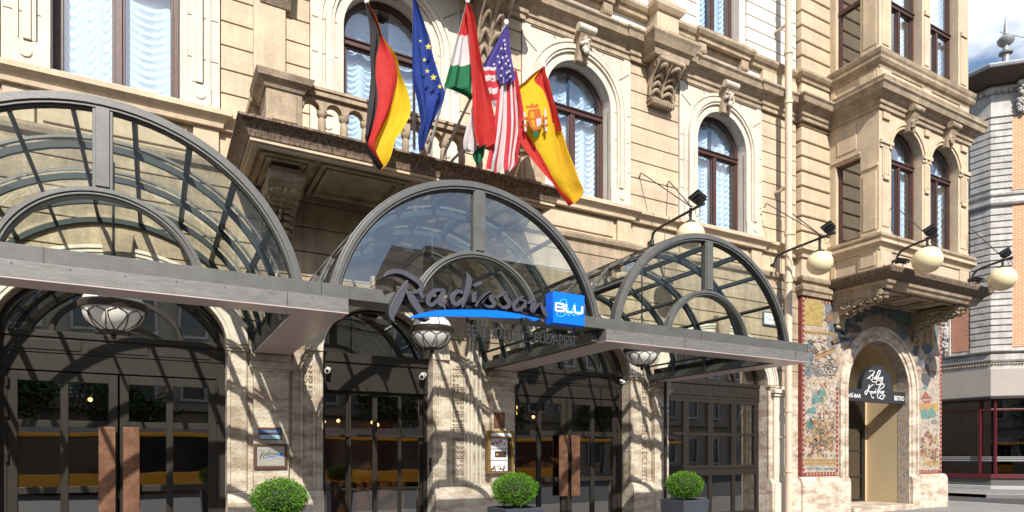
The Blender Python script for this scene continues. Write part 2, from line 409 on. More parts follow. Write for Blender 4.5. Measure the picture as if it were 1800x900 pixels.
# courses with arched ends
def edge(c, h, r, z, s):
    h += .3; r += .3
    if z <= ZS: return c+s*h
    t = (z-ZS)/r
    return c + (s*h*sqrt(1-t*t) if t < 1 else 0)
g = MB(); z = ZS
while z < 5.6:
    z1 = min(z+.385, 5.72)-.018
    for i in range(5):
        zz = [z+(z1-z)*k/4 for k in range(5)]
        Lf = [(edge(*OPN[i-1], q, 1) if i else -8, q) for q in zz]
        Rt = [(edge(*OPN[i], q, -1) if i < 4 else 13.69, q) for q in zz]
        pl = Lf + Rt[::-1]
        if all(abs(a[0]-b[0]) < .05 for a, b in zip(Lf, Rt)): continue
        g.prismY(pl, YG-.005, YG+.035)
    z += .385
part('ashlar_course', g, M['buff2'], H, bevel=.006)
for c, h, r in OPN:
    g = MB()
    for o0, o1, y in ((0, .05, YG-.02), (.05, .19, YG-.035), (.19, .24, YG-.055), (.24, .29, YG-.075)):
        a = arch(c, h, 1.05, ZS, r, 28, o0)[1:-1]; b = arch(c, h, 1.05, ZS, r, 28, o1)[1:-1]
        g.ring(a, b, y, YG+.05)
    part('archivolt', g, M['cream'], H, bevel=.008)
    for s_ in (-1, 1):
        g = MB(); x = c+s_*h
        g.box(x, x+s_*.28, YG-.03, YG+.02, 1.06, ZS-.10).tube([(x+s_*.03, YG-.03, 1.06), (x+s_*.03, YG-.03, ZS-.1)], .022, 8).tube([(x+s_*.25, YG-.03, 1.06), (x+s_*.25, YG-.03, ZS-.1)], .02, 8)
        g.box(x-s_*.01, x+s_*.30, YG-.07, YG+.02, ZS-.10, ZS-.06).box(x-s_*.02, x+s_*.31, YG-.09, YG+.02, ZS-.06, ZS-.012)
        if (c, s_) not in ((3.27, -1), (3.27, 1)): part('jamb', g, M['trav'], H, bevel=.006)
    k = MB().prismY([(c-.14, ZS+r-.06), (c-.2, ZS+r+.46), (c+.2, ZS+r+.46), (c+.14, ZS+r-.06)], YG-.16, YG+.05)
    part('keystone', k, M['buff2'], H, bevel=.02)
# plinth blocks
for a, b in ((-2.6, -1.80), (.945, 2.34), (4.20, 5.76), (8.50, 9.45), (12.61, 13.64)):
    g = MB().prismX([(YG-.13, 0), (YG-.13, .9), (YG-.10, .98), (YG-.06, 1.04), (YG, 1.06), (YG, 0)], a+.004, b-.004); part('plinth', g, M['trav'], H, bevel=.008)
# pilasters under the canopy beams
for a, b in ((1.30, 1.80), (5.28, 5.745), (9.06, 9.44)):
    g = MB().box(a, b, 10.28, YG+.02, .3, 2.86); g.box(a-.02, b+.02, 10.255, YG+.02, 2.86, 2.90).box(a-.05, b+.05, 10.22, YG+.02, 2.90, 3.0).box(a-.03, b+.03, 10.24, YG+.02, 3.0, 3.11)
    g.box(a-.02, b+.01, 10.24, YG, 0, .92); part('pilaster', g, M['trav'], H, bevel=.01)
g = MB().box(12.72, 13.12, 10.30, YG+.02, .3, 2.98).box(12.68, 13.16, 10.26, YG+.02, 2.98, 3.05).box(12.65, 13.19, 10.22, YG+.02, 3.05, 3.14).box(12.68, 13.16, 10.24, YG, 0, .95)
part('pilaster', g, M['cream'], H, bevel=.01)
# carved rough strips
for x, w in ((2.10, .16), (4.66, .22), (8.86, .14)):
    g = MB(); g.box(x-w/2-.03, x-w/2, YG-.03, YG+.01, 1.06, 3.2); g.box(x+w/2, x+w/2+.03, YG-.03, YG+.01, 1.06, 3.2)
    z = 1.12
    while z < 3.15:
        n_ = 3 if w > .17 else 2
        for q in range(n_):
            xx = x+(q-(n_-1)/2)*w/n_
            if random.random() < .12: continue
            g.ball((xx-.014, YG-.008, z+.008), .017, .03, .014, 6, 4).ball((xx+.014, YG-.008, z+.008), .017, .03, .014, 6, 4).ball((xx, YG-.008, z-.012), .012, .03, .018, 6, 4)
        if int(z*12) % 3 == 0: g.box(x-w/2, x+w/2, YG-.018, YG+.01, z+.036, z+.046)
        z += .078
    part('carved_strip', g, M['trav'], H)
# vertical mouldings on pier faces
g = MB()
for x in (4.86, 4.93, 5.02, 5.10): g.tube([(x, YG-.01, 1.06), (x, YG-.01, 3.2), (x+.03, YG-.01, 3.6), (x+.12, YG-.01, 4.0)], .028, 8)
part('pier_moulding', g, M['cream'], H, smooth=True)
g = MB()
for x in (1.88, 2.27, 2.31, 4.24, 4.32): part('pier_moulding', MB().tube([(x, YG-.005, 1.06), (x, YG-.005, 3.2)], .022, 8), M['trav'], H, smooth=True)

# --- string courses
def path(y, jog=None, dy=0, bay=True, bx=0):
    P = [(-8, y)]
    for a, b in (jog or []): P += [(a, y), (a, y-dy), (b, y-dy), (b, y)]
    P += [(13.66, y), (13.66, 10.28), (14.75, 10.28)]
    if bay: P += [(14.75, 9.05), (18.63, 9.05), (18.63, 10.28)]
    P += [(19.79, 10.28), (19.79, 24)]
    return P
jw = [(c-1.29, c+1.29) for c in CW]
g = MB().sweep(path(10.44, bay=False), [(-.1, 5.70), (.02, 5.70), (.03, 5.76), (.09, 5.80), (.11, 5.86), (.11, 5.90), (0, 5.93), (-.1, 5.93)]); part('string_course', g, M['buff2'], H)
g = MB().sweep(path(10.42, jw, .05), [(-.1, 6.38), (.03, 6.38), (.04, 6.44), (.10, 6.50), (.14, 6.53), (.14, 6.60), (0, 6.65), (-.1, 6.65)]); part('string_course', g, M['buff'], H)
g = MB().sweep(path(10.42, jw, -.03), [(-.1, 9.66), (.05, 9.66), (.055, 9.74), (.09, 9.76), (.10, 9.84), (.16, 9.88), (.18, 9.92), (.26, 9.96), (.29, 10.06), (.33, 10.10), (.33, 10.14), (0, 10.19), (-.1, 10.19)]); part('cornice', g, M['buff2'], H)
g = MB().sweep(path(10.42, [(c-.78, c+.78) for c in CW], .07), [(-.1, 10.62), (.02, 10.62), (.03, 10.68), (.08, 10.72), (.12, 10.78), (.12, 10.84), (0, 10.88), (-.1, 10.88)]); part('string_course', g, M['buff2'], H)

# --- upper wall
holes = [arch(c, .76, 6.70, 8.5, .76, 20) for c in CW] + [rect(c-.62, c+.62, 10.95, 13.3) for c in CW]
g = MB().holed([(-8, 5.8), (-8, 15.5), (14.75, 15.5), (14.75, 5.8)], holes, 10.5, .35); part('upper_wall', g, M['white'], H)
part('frieze_wall', MB().box(-8, 13.60, 10.47, 10.49, 5.85, 6.64), M['buff'], H)
# aprons below the windows
for c in CW:
    g = MB()
    for s in (-1, 1): g.box(c+s*1.1-.17, c+s*1.1+.17, 10.40, 10.5, 5.93, 6.39)
    g.box(c-.85, c+.85, 10.44, 10.5, 6.0, 6.33); part('apron_panel', g, M['buff'], H, bevel=.01)
    # surround
    g = MB().holed(rect(c-1.28, c+1.28, 6.65, 9.67), [arch(c, .76, 6.70, 8.5, .76, 24)], 10.42, .1, True); part('window_surround', g, M['cream'], H)
    g = MB()
    for o0, o1, y in ((.0, .10, 10.405), (.15, .20, 10.375), (.20, .29, 10.35), (.34, .40, 10.395)):
        g.ring(arch(c, .76, 6.98, 8.5, .76, 28, o0), arch(c, .76, 6.98, 8.5, .76, 28, o1), y, 10.43)
    for s in (-1, 1):
        g.box(c+s*.96-.2, c+s*.96+.2, 10.38, 10.43, 6.65, 6.975)
        g.tube([(c+s*1.02, 10.385, 6.82), (c+s*1.02, 10.36, 6.82)], .07, 14)
    part('archivolt', g, M['cream'], H, bevel=.006)
    g = MB()      # radiating joints cut as fine dark fillets
    for a in (35, 62, 118, 145):
        r0, r1 = 1.18, 1.5
        g.bar((c+r0*cos(radians(a)), 10.416, 8.5+r0*sin(radians(a))), (c+r1*cos(radians(a)), 10.416, 8.5+r1*sin(radians(a))), .012, .012, (0, 1, 0))
    for s in (-1, 1):
        for zz in (7.35, 7.95, 8.5): g.box(c+s*.78, c+s*1.26, 10.413, 10.425, zz, zz+.008)
    g.box(c-1.1, c-.3, 10.40, 10.43, 9.62, 9.635); g.box(c+.3, c+1.1, 10.40, 10.43, 9.62, 9.635)
    split_part('mortar_joint', g, M['groove'], H, lambda f: (f[0] > c, int(f[2]/.5)))
    g = MB()
    for s in (-1, 1):
        x = c+s*.66; g.box(x-.11, x+.11, 10.36, 10.5, 10.45, 10.62)
        for k in range(5): g.box(x-.11+k*.046, x-.085+k*.046, 10.34, 10.45, 10.38, 10.45)
    g.box(c-.62, c+.62, 10.45, 10.5, 10.52, 10.62)
    part('dentil_bracket', g, M['buff2'], H, bevel=.004)
# keystones with a carved head and scroll
for c in CW:
    g = MB().prismX([(10.42, 9.18), (10.30, 9.20), (10.26, 9.45), (10.17, 9.66), (10.15, 9.80), (10.44, 9.80)], c-.13, c+.13)
    k = part('keystone', g, M['carved'], H, bevel=.02)
    g = MB(); g.tube([(c-.2, 10.17, 9.76), (c+.2, 10.17, 9.76)], .075, 12)
    for i in range(26):
        a = random.uniform(0, 2*pi); q = random.random()
        g.ball((c+.12*q*cos(a), 10.22-.04*(1-q), 9.50+.15*q*sin(a)), random.uniform(.022, .05), .05, random.uniform(.02, .05), 7, 5)
    for s in (-1, 1): g.ball((c+s*.05, 10.17, 9.56), .03, .03, .022, 7, 5)
    g.ball((c, 10.16, 9.50), .025, .04, .05, 7, 5); g.ball((c, 10.19, 9.36), .06, .04, .07, 8, 6)
    part('carved_head', g, M['cream'], k, smooth=True)
# --- ashlar strips and plain pilasters
def ashlar(x0, x1, z0, z1, y, h=.355, gap=.022, m='buff', off=0.0, first=None):
    g = MB(); z = z0
    nxt = (first if first is not None else z0+h)
    while z < z1-.03:
        t = min(nxt, z1); g.box(x0, x1, y, 10.51, z, t-gap); z = t; nxt += h
    part('ashlar_course', g, M[m], H, bevel=.005)
    part('joint_backing', MB().box(x0+.004, x1-.004, y+.022, 10.505, z0, z1-gap), M['groove'], H)
for a, b in ((-2.9, -1.73), (.87, 1.31), (1.77, 2.14), (4.73, 5.09), (5.55, 5.96), (8.56, 9.85), (12.45, 13.655)):
    ashlar(a, b, 6.65, 9.67, 10.435, first=6.96)
for a, b in ((1.31, 1.77), (5.09, 5.55)):
    g = MB().box(a, b, 10.36, 10.51, 6.65, 9.67).box(a-.03, b+.03, 10.33, 10.51, 6.65, 6.80); part('pilaster', g, M['buff'], H, bevel=.01)
for a, b in ((8.2, 8.9), (9.75, 10.4), (11.95, 13.655)):
    ashlar(a, b, 10.88, 15.5, 10.44, m='white', h=.30)
# frieze band joints
part('frieze_panel', MB().box(12.45, 13.655, 10.40, 10.51, 10.19, 10.62), M['buff'], H, bevel=.008)

# --- console and pedestal block carrying the pilaster above
def console(parent, x0, x1, yb, yf, z0, z1, m='carved', name='console'):
    d = yb-yf; h = z1-z0
    pr = [(yb+.05, z0), (yb-d*.12, z0), (yb-d*.22, z0+h*.08), (yb-d*.25, z0+h*.30), (yb-d*.42, z0+h*.55), (yb-d*.80, z0+h*.74), (yf, z0+h*.84), (yf, z1), (yb+.05, z1)]
    k = part(name, MB().prismX(pr, x0+.05, x1-.05), M[m], parent, bevel=.01)
    return k, pr
def leafwork(x0, x1, yb, yf, z0, z1, n=26):
    """acanthus relief on a console face plus its scrolled sides"""
    g = MB(); d = yb-yf; h = z1-z0; xc = (x0+x1)/2
    def fy(t):  # front surface y for height fraction t
        pts = [(0, .12), (.08, .22), (.30, .25), (.55, .42), (.74, .80), (.84, 1)]
        for (a, b), (c_, e) in zip(pts, pts[1:]):
            if t <= c_: return yb-d*(b+(e-b)*(t-a)/(c_-a))
        return yf
    for s in (-1, 1):
        xs = x0+.03 if s < 0 else x1-.03
        P = [(xs, fy(t/12)-.012, z0+h*t/12*.98) for t in range(1, 11)]
        g.tube(P, .028, 7)
        sc = []
        for k in range(22):
            a = k*.42; r = .11*(1-k/26)*min(1, d*1.6)
            sc.append((xs+s*.02, yf+.12+r*cos(a), z0+h*.80+r*sin(a)))
        g.tube(sc, .016, 6)
    W2 = (x1-x0)/2-.06
    for i in range(4):
        t0 = .10+i*.17
        for s in (-1, 1):
            P = [(xc+s*W2*a, fy(t0+b)-c_, z0+h*(t0+b)) for a, b, c_ in ((.06, .02, .0), (.28, .10, .03), (.62, .15, .04), (.88, .08, .035), (.92, .0, .02))]
            g.tube(smoothpts(P, 3), [.012, .02, .028, .036, .042, .046, .046, .042, .038, .032, .026, .018, .010], 7)
    P = [(xc, fy(t/10)-.02, z0+h*t/10) for t in range(1, 9)]
    g.tube(P, [.012, .02, .026, .03, .034, .03, .03, .02], 7)
    g.tube([(x0+.01, yf+.03, z1-.09), (x1-.01, yf+.03, z1-.09)], .05, 12)
    return g
k, _ = console(H, 8.93, 9.62, 10.44, 9.98, 8.96, 9.72); part('acanthus_relief', leafwork(8.93, 9.62, 10.44, 9.98, 8.96, 9.72), M['buff2'], k, smooth=True)
g = MB()
for i in range(11): g.box(8.97+i*.057, 9.0+i*.057, 10.24, 10.43, 8.86, 8.95)
g.box(8.95, 9.60, 10.26, 10.43, 8.93, 8.965); part('tassel_fringe', g, M['buff2'], k)
g = MB().sweep([(8.88, 10.45), (8.88, 10.06), (9.68, 10.06), (9.68, 10.45)], [(-.06, 9.70), (.05, 9.70), (.07, 9.80), (.14, 9.86), (.20, 9.98), (.24, 10.04), (.24, 10.10), (-.06, 10.18)])
g.box(8.9, 9.66, 10.08, 10.45, 9.72, 10.17); part('console_cornice', g, M['buff2'], H)
g = MB().box(9.0, 9.58, 10.14, 10.5, 10.17, 10.72).box(9.08, 9.50, 10.125, 10.2, 10.26, 10.64).sweep([(9.0, 10.45), (9.0, 10.14), (9.58, 10.14), (9.58, 10.45)], [(-.05, 10.70), (.04, 10.70), (.10, 10.78), (.12, 10.86), (-.05, 10.90)])
g.box(9.02, 9.56, 10.16, 10.5, 10.72, 10.9).box(9.06, 9.52, 10.30, 10.5, 10.88, 15.5)
part('pedestal', g, M['buff'], H, bevel=.01)
# upper balcony above the second window: slab on two large consoles
g = MB().sweep([(1.35, 10.45), (1.35, 9.45), (5.52, 9.45), (5.52, 10.45)], [(-.06, 9.86), (.03, 9.86), (.08, 9.96), (.16, 10.02), (.20, 10.14), (.2, 10.19), (-.06, 10.22)])
g.box(1.38, 5.49, 9.48, 10.5, 9.90, 10.2); part('upper_balcony_slab', g, M['buff2'], H)
for x in (1.62, 5.20):
    k, _ = console(H, x-.27, x+.27, 10.44, 9.62, 8.42, 9.88); part('acanthus_relief', leafwork(x-.27, x+.27, 10.44, 9.62, 8.42, 9.88), M['carved'], k, smooth=True)
g = MB().box(1.4, 1.9, 9.5, 9.9, 10.2, 10.95).box(5.0, 5.5, 9.5, 9.9, 10.2, 10.95).box(1.9, 5.0, 9.55, 9.75, 10.8, 10.95)
for i in range(10): g.lathe((2.1+i*.3, 9.65, 10.2), [(.06, 0), (.06, .06), (.04, .1), (.085, .28), (.04, .45), (.06, .5), (.06, .6)], 10)
part('upper_parapet', g, M['buff2'], H)

# --- windows
def curtain_mesh(x0, x1, y, z0, z1, cols=3, seed=0, k=1.0, sc=.115):
    rnd = random.Random(seed); g = MB(); nx, nz = int(14*cols), int((z1-z0)/.03)
    vs = []; ph = [rnd.uniform(0, 6) for _ in range(cols)]
    for j in range(nz+1):
        z = z0+(z1-z0)*j/nz
        for i in range(nx+1):
            s = i/nx*cols; c_ = min(cols-1, int(s)); t = s-c_
            sag = 1-(2*t-1)**2
            d = .027*sin(2*pi*(z/sc+1.25*sag)+ph[c_]) * (.35+sag*.65)
            d += .018*cos(2*pi*s)
            vs.append((x0+(x1-x0)*i/nx, y-k*d, z))
    fs = [(j*(nx+1)+i, j*(nx+1)+i+1, (j+1)*(nx+1)+i+1, (j+1)*(nx+1)+i) for j in range(nz) for i in range(nx)]
    return g.add(vs, fs)
def window(c, half, z0, zs, rise, y, transom, seed=0, flat=False, mull=True, curt=True, fw=.075):
    g = MB()
    if flat: O = rect(c-half, c+half, z0, zs); I = rect(c-half+fw, c+half-fw, z0+fw, zs-fw); g.ring(I+[I[0]], O+[O[0]], y, y+.09)
    else:
        O = arch(c, half, z0, zs, rise, 24); I = arch(c, half, z0+fw, zs, rise, 24, -fw); g.ring(I, O, y, y+.09); g.box(c-half, c+half, y+.002, y+.088, z0, z0+fw)
    if transom:
        g.box(c-half+.03, c+half-.03, y-.03, y+.07, transom-.06, transom+.06); g.box(c-half+.03, c+half-.03, y-.055, y+.07, transom+.02, transom+.05)
    zt = (transom or zs)-.05
    if mull: g.box(c-.045, c+.045, y-.015, y+.075, z0+.03, zt)
    for a, b in (((c-half+fw, c-.045), (c+.045, c+half-fw)) if mull else ((c-half+fw, c+half-fw),)):
        Ii = rect(a+.035, b-.035, z0+fw+.05, zt-.045); Oo = rect(a-.003, b+.003, z0+fw-.003, zt+.003); g.ring(Ii+[Ii[0]], Oo+[Oo[0]], y+.015, y+.07)
    w = part('window', g, M['frame'], H, bevel=.006)
    I2 = [(a, b) for a, b in (rect(c-half+.02, c+half-.02, z0+.02, zs-.02) if flat else arch(c, half-.02, z0+.02, zs, rise-.02, 24))]
    part('pane', MB().add([(p[0], y+.045, p[1]) for p in I2], [tuple(range(len(I2)))]), M['wglass'], w)
    if curt:
        zt = zs if flat else zs+rise
        nseg = 2 if half > .5 else 1
        for q in range(nseg):
            a = c-half+.02+q*(half) ; b = c+.005+q*(half-.02) if nseg == 2 else c+half
            rw_ = random.Random(seed*3+q); part('curtain', curtain_mesh(a+.03+rw_.uniform(0, .07), b-.03-rw_.uniform(0, .07), y+.19, z0, zt, rw_.choice([1, 2, 2, 3]), seed+q, rw_.uniform(.6, 1.15), rw_.uniform(.085, .15)), M['curtain'], w, smooth=True)
    g = MB().box(c-half-.05, c+half+.05, y-.12, y-.02, z0-.03, z0+.012); part('sill_strip', g, M['frame'], w)
    return w
for i, c in enumerate(CW):
    window(c, .755, 6.70, 8.5, .755, 10.66, 8.42, i*7)
    window(c, .615, 10.95, 13.3, 0, 10.72, 12.6, i*7+3, flat=True)

# --- quoined pier right of the pipe
H_Q = [(13.69, 14.78), (18.6, 19.77)]
for a, b in H_Q:
    part('quoin_backing', MB().box(a+.05, b-.05, 10.36, 24, 5.93, 15.5), M['groove'], H)
    g = MB(); z = 6.66
    while z < 9.6:
        g.box(a, b, 10.30, 11.2, z+.022, min(z+.363, 9.66)-.022); z += .363
    part('quoin_block', g, M['buff'], H, bevel=.022); g = MB(); z = 10.9
    while z < 15.4: g.box(a, b, 10.30, 11.2, z+.022, z+.363-.022); z += .363
    part('quoin_block', g, M['buff'], H, bevel=.022)
    [part('quoin_panel', MB().box(a, b, 10.30, 11, q0, q1), M['buff'], H, bevel=.01) for q0, q1 in ((5.93, 6.38), (10.19, 10.62))]
part('side_wall', MB().box(13.9, 15.3, 10.63, 12.4, 0, 5.55).box(18.32, 19.72, 10.63, 12.4, 0, 5.55).box(13.9, 19.72, 12.4, 24, 0, 5.5).box(13.9, 19.72, 10.65, 24, 5.5, 15.5).box(-8, 13.9, 13.9, 24, 0, 15.5), M['buff'], H)

# --- oriel (projecting bay)
def toside(g, X, mirror=False):
    """take a wall built in x,z on plane y0.. and turn it onto the bay's side"""
    g.v = [((X+(y if not mirror else -y)), x, z) for x, y, z in g.v]; return g
XL, XR, YF, YB = 14.75, 18.63, 9.05, 10.32
BA = [(15.87, .64), (17.51, .64)]
g = MB().holed([(XL, 5.93), (XL, 15.5), (XR, 15.5), (XR, 5.93)], [arch(c, h, 6.78, 8.78, .64, 20) for c, h in BA] + [rect(c-h, c+h, 11.1, 13.9) for c, h in BA], YF, .30)
part('oriel_front_wall', g, M['buff'], H)
for X, mir in ((XL, False), (XR, True)):
    g = MB().holed([(YF, 5.93), (YF, 15.5), (YB, 15.5), (YB, 5.93)], [rect(9.50, 10.14, 6.78, 8.72), rect(9.50, 10.14, 11.1, 13.9)], 0, .22)
    part('oriel_side_wall', toside(g, X, mir), M['buff'], H)
    for z0, z1, tr in ((6.78, 8.72, None), (11.1, 13.9, 12.5)):
        f = MB(); I = rect(9.57, 10.07, z0+.07, z1-.07); O = rect(9.5, 10.14, z0, z1); f.ring(I+[I[0]], O+[O[0]], .10, .18)
        if tr: f.box(9.5, 10.14, .08, .17, tr-.05, tr+.05)
        w = part('window', toside(f, X, mir), M['frame'], H, bevel=.006)
        p = MB().add([(9.5, .14, z0), (10.14, .14, z0), (10.14, .14, z1), (9.5, .14, z1)], [(0, 1, 2, 3)]); part('pane', toside(p, X, mir), M['wglass'], w)
    for z0, z1 in ((6.78, 8.72), (11.1, 13.9)):
        g = MB()
        for a, b, c_, d in ((9.08, 9.46, z0, z1),):
            g.box(a+.03, b-.03, -.02, .01, c_+.1, d-.5)
        g.box(9.06, 9.48, -.035, .01, z0-.04, z0+.05).box(9.06, 9.48, -.03, .01, z1-.38, z1-.30)
        g.box(9.5, 10.24, -.03, .01, z1+.06, z1+.12).box(9.60, 10.10, -.018, .01, z1+.22, z1+.85)
        split_part('side_panel', toside(g, X, mir), M['buff'], H, lambda c: (c[1] > 9.47, c[2] > z1-.45), bevel=.008)
for c, h in BA:
    g = MB()
    for o0, o1, y in ((.0, .07, YF-.03), (.07, .13, YF-.06), (.13, .19, YF-.03)):
        a = [p for p in arch(c, h, 8.78, 8.78, .64, 24, o0)][1:-1]; b = [p for p in arch(c, h, 8.78, 8.78, .64, 24, o1)][1:-1]; g.ring(a, b, y, YF+.01)
    part('archivolt', g, M['buff'], H, bevel=.006)
    k = part('keystone', MB().prismX([(YF, 9.30), (YF-.12, 9.32), (YF-.18, 9.58), (YF-.26, 9.76), (YF-.26, 9.86), (YF, 9.86)], c-.13, c+.13), M['buff2'], H, bevel=.02)
    g = MB().tube([(c-.2, YF-.24, 9.82), (c+.2, YF-.24, 9.82)], .08, 12)
    for i in range(24): g.ball((c+random.uniform(-.09, .09), YF-.17, 9.52+random.uniform(-.12, .16)), .035, .045, .035, 7, 5)
    part('scroll_ornament', g, M['buff2'], k, smooth=True)
    window(c, h-.005, 6.78, 8.78, h-.005, YF+.2, 8.66, 40+int(c), curt=True)
    window(c, h-.005, 11.1, 13.9, 0, YF+.2, 12.45, 60+int(c), flat=True, curt=True)
for x0, x1 in ((XL+.02, 15.23), (16.51, 16.87), (18.15, XR-.02)):
    g = MB()
    xm = (x0+x1)/2; w = (x1-x0)
    g.box(x0, x1, YF-.035, YF+.01, 8.78, 8.92).box(x0-.01, x1+.01, YF-.07, YF+.01, 8.86, 8.95).box(xm-w*.3, xm+w*.3, YF-.03, YF+.01, 8.12, 8.78)
    for k in (-1, 0, 1): g.box(xm+k*w*.18-.02, xm+k*w*.18+.02, YF-.045, YF+.01, 8.16, 8.74)
    g.box(xm-w*.25, xm+w*.25, YF-.05, YF+.01, 8.04, 8.12)
    g.box(x0, x1, YF-.03, YF+.01, 6.66, 6.84)
    g.box(xm-w*.3, xm+w*.3, YF-.018, YF+.01, 6.95, 7.95)
    g.box(x0, x1, YF-.03, YF+.01, 10.90, 11.1).box(xm-w*.28, xm+w*.28, YF-.02, YF+.01, 11.2, 12.4).box(xm-w*.3, xm+w*.3, YF-.05, YF+.01, 12.42, 12.54)
    g.box(xm-w*.3, xm+w*.3, YF-.05, YF+.01, 9.45, 9.6)
    split_part('pilaster', g, M['buff'], H, lambda c: (c[2] > 7.97)+(c[2] > 9.2)+(c[2] > 10.5)+(6.9 < c[2] < 7.97)*9, bevel=.006)
# bay's own heavier mouldings
BP = [(XL, 10.29), (XL, YF), (XR, YF), (XR, 10.29)]
g = MB().sweep(BP, [(0, 10.05), (.2, 10.05), (.30, 10.12), (.33, 10.22), (0, 10.27)]); part('oriel_cornice', g, M['buff2'], H)
g = MB().sweep(BP, [(0, 10.86), (.08, 10.86), (.12, 10.92), (.14, 11.0), (0, 11.05)]); part('oriel_sill', g, M['buff2'], H)
g = MB().sweep(BP, [(0, 6.63), (.08, 6.63), (.13, 6.68), (.13, 6.74), (0, 6.78)]); part('oriel_sill', g, M['buff2'], H)
g = MB()
for x0, x1 in ((XL+.02, 15.2), (16.5, 16.88), (18.18, XR-.02)):
    for z0, z1 in ((10.28, 10.62), (5.95, 6.38)):
        g.box(x0, x1, YF-.03, YF+.01, z0, z1); g.box(x0+.06, x1-.06, YF-.045, YF-.02, z0+.07, z1-.06)
split_part('pedestal_panel', g, M['buff'], H, lambda c: (int(c[0]/1.2), c[2] > 8), bevel=.008)
g = MB()
for z0, z1 in ((10.28, 10.62), (5.95, 6.38)):
    g.box(9.06, 9.55, -.03, .01, z0, z1); g.box(9.12, 9.49, -.045, -.01, z0+.07, z1-.06); g.box(10.14, 10.26, -.03, .01, z0, z1)
split_part('pedestal_panel', toside(g, XL), M['buff'], H, lambda c: (c[1] > 9.8, c[2] > 8), bevel=.008)
# oriel slab and its coffered underside
g = MB().sweep([(14.90, 10.3), (14.90, 8.98), (18.83, 8.98), (18.83, 10.3)], [(-.1, 5.50), (.02, 5.50), (.06, 5.58), (.10, 5.60), (.12, 5.66), (-.1, 5.66)])
g.box(14.95, 18.78, 9.03, 10.31, 5.56, 5.93)
k = part('oriel_slab', g, M['buff2'], H)
part('slab_moulding', MB().sweep([(14.90, 10.3), (14.90, 8.98), (18.83, 8.98), (18.83, 10.3)], [(-.1, 5.665), (.12, 5.665), (.13, 5.70), (.20, 5.74), (.28, 5.80), (.31, 5.88), (.31, 5.92), (-.1, 5.94)]), M['stained'], k)
g = MB()
for a, b in ((15.05, 16.2), (16.35, 17.4), (17.55, 18.65)):
    I = rect(a+.1, b-.1, 9.28, 10.12); O = rect(a, b, 9.18, 10.22); g.ring(I+[I[0]], O+[O[0]], 0, .06)
g.v = [(x, z, 5.50+y) for x, y, z in g.v]; part('soffit_coffer', g, M['buff2'], H)
for x in (15.02, 18.40):
    pr = [(10.32, 4.86), (10.2, 4.86), (10.16, 4.95), (10.14, 5.05), (9.95, 5.10), (9.55, 5.28), (9.12, 5.34), (9.08, 5.52), (10.32, 5.52)]
    k = part('scroll_bracket', MB().prismX(pr, x-.16, x+.16), M['buff2'], H, bevel=.02)
    g = MB()
    for s in (-1, 1):
        sp = []
        for q in range(30):
            a = q*.42; r = .17*(1-q/34); sp.append((x+s*.17, 9.98+r*cos(a), 5.30+r*sin(a)))
        g.tube(sp, .028, 7)
        g.tube(smoothpts([(x+s*.17, 9.85, 5.38), (x+s*.17, 9.6, 5.42), (x+s*.17, 9.35, 5.36), (x+s*.17, 9.14, 5.42), (x+s*.17, 9.08, 5.48)]), .03, 7)
        for i in range(14):
            t = i/13; g.ball((x+s*.16, 9.85-.75*t, 5.22+.12*t+.05*sin(i*2.1)), .035, .05, .035, 7, 5)
    for i in range(18):
        t = i/17; g.ball((x+.1*sin(i*2.3), 10.05-.95*t, 5.02+.3*t), .07, .06, .04, 7, 5)
    g.tube([(x-.19, 9.12, 5.44), (x+.19, 9.12, 5.44)], .075, 12)
    for i in range(12): g.ball((x+random.uniform(-.13, .13), 10.22, 4.74+.24*random.random()), .06*(1-i*.03), .06, .05, 7, 5)
    part('acanthus_relief', g, M['buff2'], k, smooth=True)

